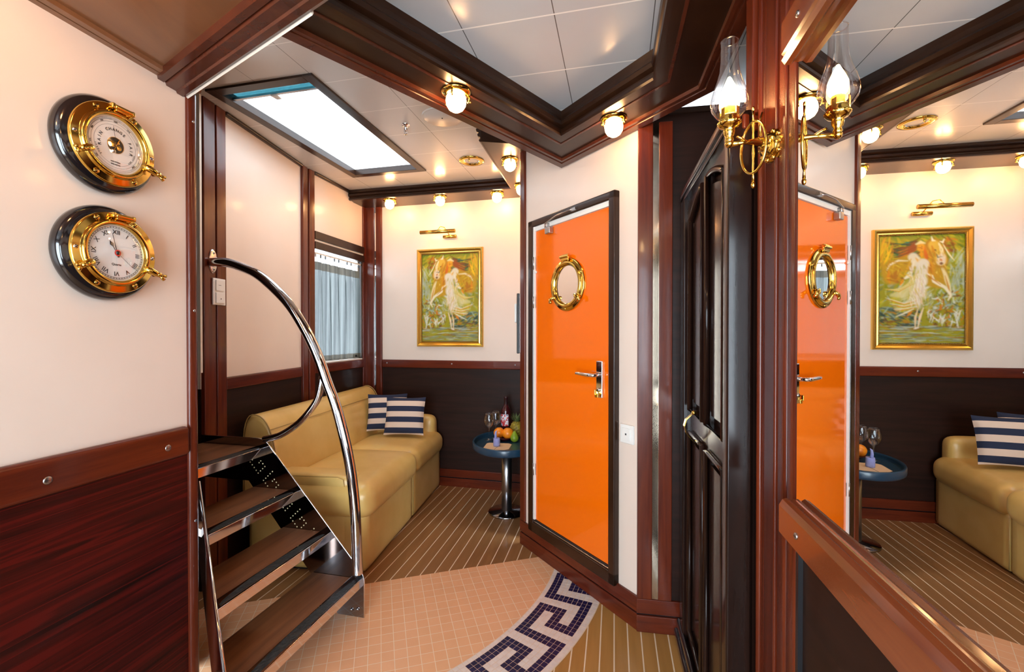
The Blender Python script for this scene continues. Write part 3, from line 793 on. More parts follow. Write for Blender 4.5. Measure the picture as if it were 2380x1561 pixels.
# ---- black panel and white handset at the corner behind the door wall
t = empty('control_panel', RW.mat(.055, 0, 1.31), 'tall black wall panel half hidden behind the red post right of the painting', 'control panel')
q = MB(); q.box(-.045, .045, 0, .060, -.185, .185); q.box(-.045, .045, .060, .076, -.185, .185, 1); link('housing', q, [STEELB, BLK], t, bevel=.004)
q = MB(); q.box(-.030, .030, .0755, .0765, -.15, -.06); link('screen', q, BLK, t)
t = empty('handset', RW.mat(.055, .0775, 1.375), 'white rounded handset on the black wall panel beside the post', 'telephone')
q = MB(); q.box(-.028, .028, 0, .018, -.060, .060); link('body', q, WHITE, t, bevel=.012, seg=4)
q = MB(); q.lathe([(0, 0), (.010, 0), (.010, .002), (0, .002)], 14); link('earpiece', q, BLK, t, Matrix.Translation((0, .018, .035)) @ Matrix.Rotation(-PI/2, 4, 'X'))
t = empty('wall_socket', RW.mat(.30, 0, .83), 'white socket low on the dark panelling behind the fruit', 'socket')
q = MB(); q.box(-.035, .035, 0, .012, -.04, .04); link('cover_plate', q, WHITE, t, bevel=.003)
q = MB(); q.lathe([(0, 0), (.018, 0), (.018, .001), (0, .001)], 20); link('outlet', q, BLK, t, Matrix.Translation((0, .012, 0)) @ Matrix.Rotation(-PI/2, 4, 'X'))

# ---- painting (a made-up canvas of a rider and a pale horse in spray)
import numpy as np
NX, NY = 120, 180
rng = np.random.RandomState(5)
gx, gy = np.meshgrid((np.arange(NX)+.5)/NX, (np.arange(NY)+.5)/NY)      # gy up
img = np.zeros((NY, NX, 3)); AS = 1.5
def stroke(pts, wd, col, al=.85, taper=True):
    global img
    d = np.full((NY, NX), 9.); tt = np.zeros((NY, NX)); n = len(pts)-1
    for i in range(n):
        (x0, y0), (x1, y1) = pts[i], pts[i+1]
        dx, dy = x1-x0, (y1-y0)*AS; l2 = dx*dx+dy*dy+1e-9
        t = np.clip(((gx-x0)*dx+(gy-y0)*AS*dy)/l2, 0, 1)
        dd = np.hypot(gx-x0-t*dx, (gy-y0)*AS-t*dy); k = dd < d
        d = np.where(k, dd, d); tt = np.where(k, (i+t)/n, tt)
    w_ = wd*(1-.65*np.abs(2*tt-1)) if taper else wd
    a = np.clip((w_-d)/(.35*wd+.004)+.5, 0, 1)*al
    img = img*(1-a[..., None])+np.array(col)*a[..., None]
def cv(x, y): return ((x-118)/812.0, 1-(y-165)/1245.0)
img[:] = (.42, .40, .07)
def field(n, box, cols, ang, ln, wd, al=.6, jit=.35):
    for _ in range(n):
        x = rng.uniform(box[0], box[1]); y = rng.uniform(box[2], box[3]); a = ang+rng.normal(0, jit); l = ln*rng.uniform(.5, 1.4)
        p, q_ = cv(x-l*math.cos(a), y-l*math.sin(a)); r_, s_ = cv(x+l*math.cos(a), y+l*math.sin(a))
        c = np.array(cols[rng.randint(len(cols))])*rng.uniform(.8, 1.2); stroke([(p, q_), (r_, s_)], wd*rng.uniform(.6, 1.4), np.clip(c, 0, 1), al)
Y_, G_, D_, S_, O_, B_, K_ = (.62, .52, .05), (.30, .36, .05), (.05, .14, .08), (.55, .60, .50), (.62, .26, .03), (.30, .15, .04), (.40, .50, .45)
field(220, (100, 950, 150, 600), [Y_, G_, (.48, .46, .03), (.34, .38, .03), (.56, .44, .02), (.22, .28, .03)], -.75, 60, .016, .75)
field(60, (540, 820, 240, 440), [D_, (.02, .16, .12), (.20, .14, .05), B_, (.04, .24, .20), (.12, .18, .06)], .12, 60, .013, .85, .2)
field(40, (210, 340, 210, 360), [B_, O_, (.40, .20, .02)], -.8, 26, .013, .7)
field(60, (790, 950, 180, 580), [(.80, .50, .02), Y_, (.62, .34, .02), (.90, .62, .05)], 1.25, 60, .010, .8, .2)
field(200, (100, 950, 560, 1020), [S_, K_, G_, (.46, .48, .10), Y_, (.30, .34, .20), (.55, .52, .22)], .95, 50, .014, .7, .6)
field(60, (100, 260, 400, 900), [(.66, .70, .60), S_, (.5, .56, .46), (.50, .52, .20)], 1.45, 70, .012, .6, .2)
field(200, (100, 450, 820, 1220), [S_, (.78, .80, .74), B_, O_, K_, (.18, .20, .10), (.55, .36, .05)], .9, 26, .009, .8, .9)
field(150, (540, 950, 990, 1230), [(.07, .13, .11), K_, B_, (.2, .26, .2), (.04, .10, .10), (.45, .26, .05)], -.3, 40, .012, .75, .4)
field(90, (420, 720, 740, 1020), [(.80, .80, .70), S_, Y_, (.45, .45, .2), (.66, .62, .40)], .8, 40, .013, .6, .4)
field(220, (100, 950, 1205, 1420), [K_, S_, (.45, .42, .06), B_, (.30, .38, .34), (.62, .66, .60), (.50, .30, .04), (.16, .20, .16)], 0, 70, .006, .8, .06)
# horse
def P_(*l): return [cv(x, y) for x, y in l]
stroke(P_((455, 330), (440, 440), (430, 560), (400, 640)), .075, (.72, .40, .06), .9, False)
stroke(P_((470, 400), (455, 520), (430, 600)), .03, (.55, .22, .03), .8)
stroke(P_((640, 480), (740, 520), (820, 560), (800, 640)), .11, (.62, .42, .08), .9, False)
stroke(P_((650, 460), (740, 455), (820, 500), (850, 560)), .016, (.90, .82, .62), .95)
stroke(P_((730, 560), (790, 650), (750, 700)), .05, (.50, .24, .04), .8)
stroke(P_((830, 560), (835, 640), (820, 710)), .020, (.75, .38, .06), .9)
stroke(P_((345, 560), (330, 640), (350, 720), (430, 700)), .075, (.60, .40, .08), .9, False)
stroke(P_((340, 520), (300, 620), (265, 760), (245, 880)), .028, (.88, .78, .52), .95)
stroke(P_((300, 640), (270, 760), (248, 870)), .010, (.62, .30, .05), .9)
stroke(P_((490, 600), (420, 640), (405, 700), (300, 770), (245, 860), (270, 915)), .022, (.92, .85, .68), .95)
stroke(P_((480, 610), (430, 660), (340, 740)), .010, (.60, .28, .05), .8)
stroke(P_((412, 285), (385, 345), (352, 425), (338, 475)), .086, (.50, .26, .05), .9, False)
stroke(P_((405, 290), (380, 340), (350, 420), (338, 470)), .070, (.80, .58, .18), .95, False)
stroke(P_((425, 300), (408, 360), (385, 420)), .022, (.66, .34, .05), .8)
stroke(P_((360, 270), (335, 340), (322, 420)), .022, (.95, .85, .58), .95)
stroke(P_((335, 430), (338, 480)), .050, (.88, .76, .62), .95, False)
stroke(P_((322, 500), (350, 500)), .022, (.25, .10, .06), .9)
stroke(P_((330, 470), (345, 450)), .014, (.70, .28, .08), .8)
stroke(P_((385, 350), (398, 342)), .010, (.16, .07, .03), .9)
stroke(P_((310, 225), (325, 260), (350, 250)), .012, (.96, .90, .72), .95)
stroke(P_((430, 190), (418, 235), (395, 240)), .014, (.96, .90, .70), .95)
for k in range(7): stroke(P_((330-6*k, 262+14*k), (300-8*k, 330+16*k), (270-10*k, 380+16*k)), .006, (.93, .86, .62), .7)
stroke(P_((320, 420), (370, 430), (385, 360)), .006, (.10, .16, .10), .9)
# woman
for k in range(9): stroke(P_((560, 270+8*k), (640, 300+10*k), (740, 330+12*k)), .010, ((.55, .16, .02), (.25, .14, .05), (.75, .30, .03))[k % 3], .7)
stroke(P_((500, 300), (480, 400), (470, 470)), .022, (.72, .24, .02), .85)
stroke(P_((590, 262), (610, 320), (640, 380)), .05, (.42, .15, .03), .8)
stroke(P_((530, 285), (530, 325)), .042, (.84, .50, .12), .95, False)
stroke(P_((515, 300), (522, 302)), .006, (.2, .08, .03), .9)
stroke(P_((512, 328), (526, 330)), .005, (.6, .12, .05), .9)
stroke(P_((490, 265), (530, 252), (575, 275)), .022, (.90, .78, .50), .95)
stroke(P_((505, 318), (555, 312)), .006, (.45, .14, .03), .8)
stroke(P_((525, 360), (520, 420)), .026, (.82, .46, .09), .95)
stroke(P_((600, 420), (560, 480), (500, 500)), .060, (.88, .82, .66), .95, False)
stroke(P_((520, 440), (548, 470), (575, 430)), .018, (.84, .55, .18), .85)
stroke(P_((560, 640), (640, 800), (760, 900)), .13, (.62, .58, .20), .55)
stroke(P_((540, 620), (600, 760), (690, 840), (800, 850)), .07, (.86, .80, .56), .55)
stroke(P_((530, 700), (570, 860), (650, 980), (760, 1010)), .06, (.84, .76, .52), .5)
stroke(P_((505, 500), (525, 600), (520, 700)), .070, (.88, .82, .70), .92, False)
stroke(P_((520, 690), (535, 820), (555, 980)), .085, (.88, .80, .68), .85)
stroke(P_((590, 470), (620, 590), (650, 640), (690, 670)), .030, (.92, .86, .70), .95)
stroke(P_((620, 440), (655, 560), (690, 640)), .016, (.75, .50, .12), .85)
stroke(P_((690, 670), (720, 735)), .018, (.85, .42, .08), .95)
for k in range(12): stroke(P_((540+4*k, 560+14*k), (620+10*k, 700+10*k), (720+14*k, 820-4*k)), .010, ((.90, .84, .62), (.66, .60, .12), (.85, .80, .55), (.72, .50, .14))[k % 4], .8)
for k in range(9): stroke(P_((560, 900+14*k), (680, 950+10*k), (860-14*k, 880+22*k)), .009, ((.92, .86, .66), (.72, .38, .06), (.60, .56, .14))[k % 3], .8)
for k in range(6): stroke(P_((500+14*k, 620+6*k), (510+16*k, 780), (530+10*k, 960)), .006, ((.80, .66, .52), (.95, .90, .80))[k % 2], .8)
stroke(P_((590, 1010), (660, 1050), (760, 1100)), .012, (.92, .88, .70), .9); stroke(P_((610, 1040), (650, 1090)), .020, (.78, .34, .05), .85)
stroke(P_((500, 1000), (530, 1100), (550, 1220)), .016, (.92, .78, .60), .95); stroke(P_((550, 1010), (575, 1110), (575, 1240)), .014, (.90, .74, .52), .95)
stroke(P_((540, 1225), (590, 1240)), .010, (.95, .92, .85), .9)
for k in range(16):
    x = 170+rng.uniform(0, 300); y = 1050+rng.uniform(0, 120); stroke(P_((x, y+60), (x+rng.uniform(-20, 20), y), (x+rng.uniform(-30, 30), y-40)), .008, (.88, .88, .78), .8)
field(90, (470, 640, 520, 980), [(.92, .84, .70), (.66, .58, .16), (.80, .58, .40), (.95, .92, .84), (.56, .50, .14)], -1.35, 34, .006, .6, .15)
field(60, (300, 470, 300, 700), [(.80, .52, .08), (.62, .34, .04), (.90, .72, .30), (.45, .36, .06)], -1.2, 26, .006, .5, .3)
field(50, (640, 860, 470, 700), [(.62, .36, .05), (.42, .22, .04), (.72, .56, .14)], -.6, 30, .008, .6, .4)
PX0, PX1, PZ0, PZ1 = .497, 1.068, 1.140, 1.939
t = empty('painting', BW.mat((PX0+PX1)/2, 0, (PZ0+PZ1)/2), 'gold framed painting of a woman in white beside a pale horse, on the far wall', 'painting')
W_, H_ = (PX1-PX0)/2, (PZ1-PZ0)/2
q = MB(); fr_ = [(0, 0), (0, -.022), (.006, -.030), (.014, -.030), (.026, -.018), (.034, -.020), (.040, -.012), (.040, 0)]
corners = [(-W_, -H_), (W_, -H_), (W_, H_), (-W_, H_)]
vs = []
for (cx_, cz_) in corners:
    sx_, sz_ = (1 if cx_ < 0 else -1), (1 if cz_ < 0 else -1)
    for o_, d_ in fr_: vs.append((cx_+sx_*o_, d_, cz_+sz_*o_))
k_ = len(fr_); q.add(vs, [(i*k_+j, ((i+1) % 4)*k_+j, ((i+1) % 4)*k_+j+1, i*k_+j+1) for i in range(4) for j in range(k_-1)])
q.box(-W_+.03, W_-.03, -.006, 0, -H_+.03, H_-.03)
GOLD = pmat('gold_frame', (.80, .52, .12), .24, 1)
link('frame', q, GOLD, t)
iw, ih = W_-.040, H_-.040
q = MB()
for (a, b, c, d) in ((-iw-.006, iw+.006, ih-.006, ih+.002), (-iw-.006, iw+.006, -ih-.002, -ih+.006)):
    n = 60
    for i in range(n): q.ball((a+(b-a)*(i+.5)/n, -.014, (c+d)/2), .0045, n=6, m=4)
for xx in (-iw, iw):
    for i in range(92): q.ball((xx, -.014, -ih+2*ih*(i+.5)/92), .0045, n=6, m=4)
link('beaded_slip', q, pmat('antique_gold', (.30, .20, .07), .4, 1), t)
vs = [(-iw+2*iw*i/(NX), -.0085, -ih+2*ih*j/(NY)) for j in range(NY+1) for i in range(NX+1)]
q = MB(); q.add(vs, [(j*(NX+1)+i, j*(NX+1)+i+1, (j+1)*(NX+1)+i+1, (j+1)*(NX+1)+i) for j in range(NY) for i in range(NX)])
CANV = pmat('canvas_paint', (.5, .5, .2), .38, 0, .15); N, L, b = nodes(CANV)
at = N.new('ShaderNodeVertexColor'); at.layer_name = 'paint'; L.new(at.outputs[0], b.inputs['Base Color'])
cvs = link('canvas', q, CANV, t)
ca_ = cvs.data.color_attributes.new('paint', 'FLOAT_COLOR', 'POINT')
img = np.clip((img-img.mean(2, keepdims=True))*1.25+img.mean(2, keepdims=True)*1.0, 0, 1)**1.3*.85
pad = np.pad(img, ((1, 1), (1, 1), (0, 0)), mode='edge'); vc = (pad[:-1, :-1]+pad[1:, :-1]+pad[:-1, 1:]+pad[1:, 1:])/4
ca_.data.foreach_set('color', np.concatenate([np.clip(vc, 0, 1), np.ones((NY+1, NX+1, 1))], 2).astype(np.float32).ravel())

# ---- picture light over the painting
t = empty('picture_light', BW.mat(.765, 0, 2.05), 'slim brass picture light mounted above the painting', 'picture light')
q = MB(); q.lathe([(0, -.055), (.014, -.055), (.014, .055), (0, .055)], 20, M=Matrix.Translation((.020, -.016, -.016)) @ Matrix.Rotation(PI/2, 4, 'Y')); link('wall_bracket', q, BRASSD, t)
q = MB(); q.tube([(.02, -.025, -.010), (.02, -.060, .010), (-.005, -.075, .048), (-.03, -.095, .050), (-.045, -.110, .020)], .0035, 8); link('arm', q, BRASSD, t)
q = MB(); q.lathe([(.0, -.148), (.015, -.148), (.015, .148), (0, .148)], 20, M=Matrix.Translation((-.045, -.115, .006)) @ Matrix.Rotation(PI/2, 4, 'Y'), a0=PI*.0, a1=2*PI); link('shade', q, BRASSD, t)
q = MB(); q.lathe([(.0, -.12), (.004, -.12), (.004, .12), (0, .12)], 10, M=Matrix.Translation((-.045, -.096, .010)) @ Matrix.Rotation(PI/2, 4, 'Y')); link('lamp_tube', q, TUBE, t)

# ================================================================ lamps
def bulkhead(M, label):
    t = empty('ceiling_lamp', M, label, 'lamp', 'brass globe lamps on the dark soffit')
    q = MB(); q.lathe([(.0, 0), (.051, 0), (.053, -.004), (.050, -.008), (.045, -.010), (.040, -.014), (.034, -.014)], 40); link('base_ring', q, BRASS, t)
    q = MB(); q.lathe([(.028, -.008), (.034, -.020), (.0365, -.034), (.034, -.050), (.026, -.063), (.014, -.071), (0, -.073)], 24); link('globe', q, GLOBE, t)
    for k in range(3):
        a = math.radians(20+120*k); ca, sa = math.cos(a), math.sin(a)
        q = MB(); q.tube([(.044*ca, .044*sa, -.006), (.050*ca, .050*sa, -.016), (.047*ca, .047*sa, -.030), (.042*ca, .042*sa, -.036)], [.0035, .004, .0035, .003], 8)
        q.ball((.052*ca, .052*sa, -.030), .0045, n=8, m=6); link('clamp', q, BRASS, t)
    return t
LL = [((-.199, 1.607, ZS), 'large lit brass globe lamp on the long beam above the landing'),
      ((.408, 1.809, ZS), 'lit brass globe lamp above the wall right of the orange door'),
      ((-.978, 3.600, 2.315), 'leftmost of three small globe lamps above the painting wall'),
      ((-.560, 3.510, 2.315), 'middle globe lamp above the picture light'),
      ((-.114, 3.420, 2.315), 'globe lamp in the far right corner of the lounge soffit'),
      ((-.013, 2.763, 2.315), 'globe lamp on the lit lounge soffit just below the brass downlight'),
      ((.068, 3.241, 2.315), 'globe lamp half hidden behind the red post at the far corner')]
LL += [((-.93, .93, ZS), 'globe lamp on the brown soffit above the barometer, nearer the stairs'), ((-1.06, .52, ZS), 'globe lamp on the brown soffit above the barometer, farther from the stairs'), ((-.05, .12, ZS), 'unseen added globe lamp on the dark soffit nearest the rear window')]  # last lamp is out of view, added only for its light
for i, (p, lb) in enumerate(LL):
    M = Matrix.Translation(p) @ Matrix.Rotation(.9*i, 4, 'Z')
    if i == 0: L0 = bulkhead(M, lb)
    else: dup(L0, M, lb)

# ---- downlight, speaker disc, sprinkler
t = empty('downlight', Matrix.Translation((-.267, 2.981, ZL)), 'round unlit brass eyeball downlight in the lounge ceiling', 'downlight')
q = MB(); q.lathe([(.082, 0), (.084, -.004), (.078, -.008), (.060, -.010), (.052, -.006), (.050, .02)], 48); link('trim_ring', q, BRASS, t)
q = MB(); q.lathe([(.050, -.002), (.035, .012), (0, .018)], 32); link('reflector', q, MIRROR, t)
q = MB(); q.lathe([(0, -.030), (.004, -.026), (.0075, -.010), (.004, 0), (0, 0)], 12, M=Matrix.Translation((-.01, -.075, -.006))); link('catch', q, BRASSD, t)
t = empty('ceiling_speaker', Matrix.Translation((-.368, 2.383, ZL)), 'flat round white speaker disc in the lounge ceiling', 'speaker')
q = MB(); q.lathe([(.107, 0), (.107, -.004), (.103, -.006), (.099, -.004), (.097, -.006), (.0, -.006)], 56); link('grille', q, pmat('speaker_white', (.66, .62, .57), .35), t)
q = MB(); q.lathe([(.004, -.006), (.003, -.009), (0, -.009)], 10); link('centre_screw', q, BLK, t)
t = empty('sprinkler', Matrix.Translation((-.582, 2.471, ZL)), 'small chrome sprinkler head hanging from the lounge ceiling', 'sprinkler')
q = MB(); q.lathe([(.022, 0), (.020, -.006), (.009, -.008), (.008, -.022), (.005, -.026), (.005, -.036), (0, -.036)], 20); link('body', q, CHROME, t)
q = MB(); q.tube([(-.007, 0, -.020), (-.009, 0, -.036), (0, 0, -.050)], .002, 8); q.tube([(.007, 0, -.020), (.009, 0, -.036), (0, 0, -.050)], .002, 8); q.lathe([(0, -.050), (.011, -.050), (.011, -.053), (0, -.053)], 14); link('deflector', q, CHROME, t)

# ---- brass oil-style lamp on the post by the mirror
base_p = Vector((.583, 1.002, 1.665)); ctr = Vector((.474, .985, 1.697))
dr = (base_p-ctr); dr.z = 0; dr.normalize()
t = empty('wall_lamp', Matrix.Translation(base_p), 'brass oil style wall lamp with glowing glass chimney on the red post', 'lamp')
def RL(p): return tuple(Vector(p)-base_p)
cz = ctr
q = MB(); Mx = Matrix.Translation((0, 0, 0)) @ (-dr).to_track_quat('Z', 'Y').to_matrix().to_4x4()
q.lathe([(0, 0), (.036, 0), (.038, .004), (.034, .010), (.028, .012), (.026, .017), (.018, .021), (.012, .022), (.010, .032), (0, .034)], 12, M=Mx, smooth=True)
for k in range(10):
    a = 2*PI*k/10; q.ball(tuple(Mx @ Vector((.030*math.cos(a), .030*math.sin(a), .010))), .0062, n=8, m=6)
link('back_plate', q, BRASS, t)
mid = base_p-dr*.045+Vector((0, 0, .006))
q = MB(); pts = [base_p-dr*.018, base_p-dr*.035+Vector((0, 0, .004)), mid, base_p-dr*.07+Vector((0, 0, .004)), Vector((cz.x, cz.y, 1.663))+dr*.006]
q.tube([RL(p) for p in pts], [.009, .006, .008, .0045, .0055], 12)
q.tube([RL(p+Vector((0, 0, .010+.006*math.sin(i*1.3)))) for i, p in enumerate([base_p-dr*(.02+.012*k) for k in range(7)])], .003, 8)
q.ball(RL((cz.x, cz.y, 1.663)), .009, n=14, m=10); link('arm', q, BRASS, t)
# gimbal ring and pendant rod
sd = Vector((-dr.y, dr.x, 0)); gc = base_p-dr*.052+Vector((0, 0, -.006))
q = MB(); q.tube([RL(gc+(Vector((.25, -.97, 0)).normalized()*math.cos(2*PI*k/36)*.036)+Vector((0, 0, 1))*math.sin(2*PI*k/36)*.056) for k in range(36)], .0030, 8, closed=True); link('gimbal_ring', q, BRASS, t)
q = MB(); q.tube([RL(gc+Vector((0, 0, .080-.0155*k))) for k in range(11)], [.003, .0022, .0035, .0022, .0032, .0022, .0032, .0022, .0030, .0022, .0036], 8)
q.ball(RL(gc+Vector((0, 0, -.082))), .0048, n=10, m=8, sz=1.7); q.ball(RL(gc+Vector((0, 0, .084))), .0032, n=10, m=8, sz=2)
link('pendant_rod', q, BRASS, t)
q = MB(); q.tube([RL(base_p-dr*.035+Vector((0, 0, .02))), RL(base_p-dr*.036+Vector((0, 0, .05))), RL(base_p-dr*.030+Vector((0, 0, .072)))], [.003, .0035, .0028], 8); link('thumb_lever', q, BRASSD, t)
Mc = Matrix.Translation(RL(cz))
q = MB(); q.lathe([(0, -.034), (.007, -.034), (.009, -.026), (.007, -.020), (.010, -.016), (.012, -.008), (.011, -.002), (.019, .002), (.0235, .008), (.024, .013), (.0205, .017), (.0215, .022), (.018, .027), (.011, .028), (0, .028)], 32, M=Mc)
for k in range(18):
    a = 2*PI*k/18; q.ball((Mc @ Vector((.0225*math.cos(a), .0225*math.sin(a), .0105)))[:], .0026, n=6, m=5)
burner = link('burner', q, BRASS, t)
for k in range(4):
    a = 2*PI*k/4+.5; q = MB(); q.box(-.004, .004, -.0008, .0008, .016, .040); link('chimney_clip', q, BRASSD, burner, Mc @ Matrix.Rotation(a, 4, 'Z') @ Matrix.Translation((0, .0205, 0)))
q = MB(); q.lathe([(0, .022), (.0125, .022), (.0125, .046), (.010, .048), (0, .048)], 20, M=Mc); link('candle_sleeve', q, pmat('amber_sleeve', (.75, .42, .05), .35), t)
q = MB(); q.lathe([(0, .046), (.011, .046), (.0165, .052), (.0195, .062), (.0185, .074), (.013, .088), (.0075, .100), (.003, .110), (0, .112)], 20, M=Mc); link('flame_bulb', q, BULB, t)
q = MB(); ch = [(.0195, .018), (.027, .027), (.0355, .039), (.0385, .051), (.0375, .063), (.033, .081), (.0262, .101), (.0205, .121), (.0180, .146), (.0172, .188)]
q.lathe(ch, 48, M=Mc); q.lathe([(.0155, .188), (.0172, .1895), (.0182, .188), (.0172, .1865), (.0155, .188)], 40, M=Mc); link('glass_chimney', q, CHIM, t)

# ================================================================ curtain in the window
t = empty('curtain', W2.mat(.40, .008, 1.42), 'sheer grey striped curtain hanging in the lounge window', 'curtain')
def cloth(name, alpha, c0, c1):
    m = bpy.data.materials.new(name); m.use_nodes = True; N, L = m.node_tree.nodes, m.node_tree.links; N.clear()
    out = N.new('ShaderNodeOutputMaterial'); df = N.new('ShaderNodeBsdfDiffuse'); tl = N.new('ShaderNodeBsdfTranslucent'); tr = N.new('ShaderNodeBsdfTransparent')
    a = N.new('ShaderNodeMixShader'); b_ = N.new('ShaderNodeMixShader'); a.inputs[0].default_value = .55; b_.inputs[0].default_value = alpha
    tc = N.new('ShaderNodeTexCoord'); mp = N.new('ShaderNodeMapping'); mp.inputs['Scale'].default_value = (34, 0, .3); nz = N.new('ShaderNodeTexNoise'); nz.inputs['Scale'].default_value = 1
    rp = N.new('ShaderNodeValToRGB'); rp.color_ramp.elements[0].position = .4; rp.color_ramp.elements[1].position = .6
    rp.color_ramp.elements[0].color = (*c0, 1); rp.color_ramp.elements[1].color = (*c1, 1)
    L.new(tc.outputs['Object'], mp.inputs[0]); L.new(mp.outputs[0], nz.inputs['Vector']); L.new(nz.outputs['Fac'], rp.inputs[0])
    L.new(rp.outputs[0], df.inputs[0]); L.new(rp.outputs[0], tl.inputs[0])
    L.new(df.outputs[0], a.inputs[1]); L.new(tl.outputs[0], a.inputs[2]); L.new(tr.outputs[0], b_.inputs[1]); L.new(a.outputs[0], b_.inputs[2]); L.new(b_.outputs[0], out.inputs[0]); return m
SHEER = cloth('sheer_cloth', .955, (.025, .034, .036), (.12, .14, .14)); HEM = cloth('hem_cloth', .985, (.035, .029, .02), (.08, .068, .05))
q = MB(); nx = 150
def cy(x, z): return .011*math.sin(x*62+.8*math.sin(z*3))+.005*math.sin(x*131+1.3)
zs = [-.372, -.335, -.334]+[-.334+.62*k/10 for k in range(1, 11)]+[.287, .345]
for j, z in enumerate(zs):
    for i in range(nx+1):
        x = -.295+.588*i/nx; q.v.append((x, cy(x, z)*(1 if z < .28 else .6), z))
for j in range(len(zs)-1):
    for i in range(nx):
        q.f.append([j*(nx+1)+i, j*(nx+1)+i+1, (j+1)*(nx+1)+i+1, (j+1)*(nx+1)+i]); q.m.append(1 if (j < 1 or j >= len(zs)-2) else 0); q.sm.append(True)
link('drape', q, [SHEER, HEM], t)
q = MB(); q.box(-.30, .30, -.006, .006, .398, .410); link('curtain_track', q, WHITE, t, bevel=.002)
for k in range(11):
    x = -.275+.055*k; q = MB(); q.box(x-.004, x+.004, -.004, .004, .376, .400); q.tube([(x, 0, .378), (x, -.004, .362), (x+.003, .002, .345)], .0018, 6)
    link('curtain_hook', q, BLK if k % 3 else WHITE, t)

# ================================================================ staircase
t = empty('staircase', ST.mat(), 'polished steel ship staircase with wooden treads rising left through the opening', 'staircase')
DOTM = pmat('bright_perforation', (.85, .72, .42), .3, .3)
def near_y(x): return .704-.694*min(x, .45)
NOSE = [(.010, .173), (.164, .362), (.325, .535), (.502, .724)]
for i, (x, z) in enumerate(NOSE):
    x1 = x+(.245 if i < 3 else .36)
    q = MB(); q.prism([(x+.052, .004), (x1, .004), (x1, near_y(x1)-.004), (x+.052, near_y(x+.052)-.004)], z-.030, z-.0005)
    tr_ = link('tread', q, TEAK, t, bevel=.0015)
    # steel nosing wrapping the front edge, with a dark grip strip of wavy outline
    q = MB(); q.prism([(x, .002), (x+.054, .002), (x+.054, near_y(x+.054)-.002), (x, near_y(x)-.002)], z-.004, z)
    q.prism([(x, .002), (x+.006, .002), (x+.006, near_y(x)-.002), (x, near_y(x)-.002)], z-.038, z)
    link('nosing', q, CHROME, tr_, bevel=.0015)
    q = MB(); n = 24; yy0, yy1 = .03, near_y(x)-.03
    top = [(x+.010, yy0+(yy1-yy0)*k/n) for k in range(n+1)]
    bot = [(x+.020+.030*math.sin(PI*k/n)**.6, yy0+(yy1-yy0)*k/n) for k in range(n+1)]
    q.prism(top+bot[::-1], z-.001, z+.0012); link('grip_strip', q, RUBBER, tr_)
def stringer(poly, yfun, name, dots):
    q = MB(); n = len(poly); T = .005
    q.v = [(x, yfun(x)-T/2, z) for x, z in poly]+[(x, yfun(x)+T/2, z) for x, z in poly]
    q.f = [list(range(n)), list(range(n, 2*n))[::-1]]+[[i, (i+1) % n, n+(i+1) % n, n+i] for i in range(n)]
    q.m = [0]*len(q.f); q.sm = [False]*len(q.f)
    # rolled bright edge along the front
    if dots:
        # Greek key of drilled holes stepping down the plate
        sx, sz = .504-.01, .735-.19; Ls = math.hypot(sx, sz); ux, uz = -sx/Ls, -sz/Ls; vx, vz = -uz, ux
        if vx < 0: vx, vz = -vx, -vz
        keyp = [(0, 0), (0, 4), (4, 4), (4, 1), (2, 1), (2, 2.6)]
        P = .0165; o0 = (.575, .700)
        for rpt in range(5):
            for a, b in zip(keyp[:-1], keyp[1:]):
                L_ = max(abs(b[0]-a[0]), abs(b[1]-a[1])); st = int(round(L_))
                for k in range(st):
                    ca, cb = a[0]+(b[0]-a[0])*k/st, a[1]+(b[1]-a[1])*k/st
                    d = (rpt*6.6+ca)*P; e = .030+cb*P
                    x = .520+ux*d+vx*e; z = .712+uz*d+vz*e
                    if z < .03 or x < .008: continue
                    for r0 in (.0031,):
                        q.lathe([(0, .0006), (r0, .0006), (r0, 0)], 10, 1, Matrix.Translation((x, yfun(x)+T/2, z)) @ Matrix.Rotation(-PI/2, 4, 'X'))
        for (x, z) in ((.03, .035), (.06, .03)):
            q.lathe([(0, .006), (.006, .006), (.008, .003), (.008, 0)], 12, 0, Matrix.Translation((x, yfun(x)+T/2, z)) @ Matrix.Rotation(-PI/2, 4, 'X'))
    return link(name, q, [STEELD, DOTM], t)
far_poly = [(0, .001), (-.001, .165), (.004, .185), (.016, .205), (.480, .722), (.500, .742), (.522, .755), (.55, .760), (.88, .758), (.88, .56), (.60, .56), (.128, .001)]
stringer(far_poly, lambda x: 0, 'stringer', True)
near_poly = [(0, .001), (-.001, .165), (.004, .185), (.016, .205), (.45, .690), (.45, .40), (.128, .001)]
stringer(near_poly, lambda x: .704-.694*x, 'stringer', False)
q = MB(); q.tube([(x, .704-.694*x, z) for x, z in near_poly[:5]], .006, 8); q.tube([(x, 0, z) for x, z in far_poly[:9]], .0030, 8); link('edge_bead', q, CHROME, t)
rl = [(.843, 1.597), (.741, 1.591), (.625, 1.556), (.539, 1.522), (.437, 1.442), (.369, 1.376), (.312, 1.297), (.263, 1.219), (.214, 1.121), (.184, 1.037), (.143, .948), (.104, .823), (.073, .699), (.056, .600), (.042, .475), (.036, .344), (.034, .251), (.030, .19)]
def smoothp(pts, it=2):
    for _ in range(it):
        o = [pts[0]]
        for a, b in zip(pts[:-1], pts[1:]):
            o.append(tuple(a[i]*.75+b[i]*.25 for i in range(len(a)))); o.append(tuple(a[i]*.25+b[i]*.75 for i in range(len(a))))
        o.append(pts[-1]); pts = o
    return pts
p3 = [(.893, -.080, 1.600)]+[(x, -.035*max(0, (x-.55)/.29), z) for x, z in rl]
q = MB(); q.tube(smoothp(p3), .0225, 20); hr = link('handrail', q, CHROME, t)
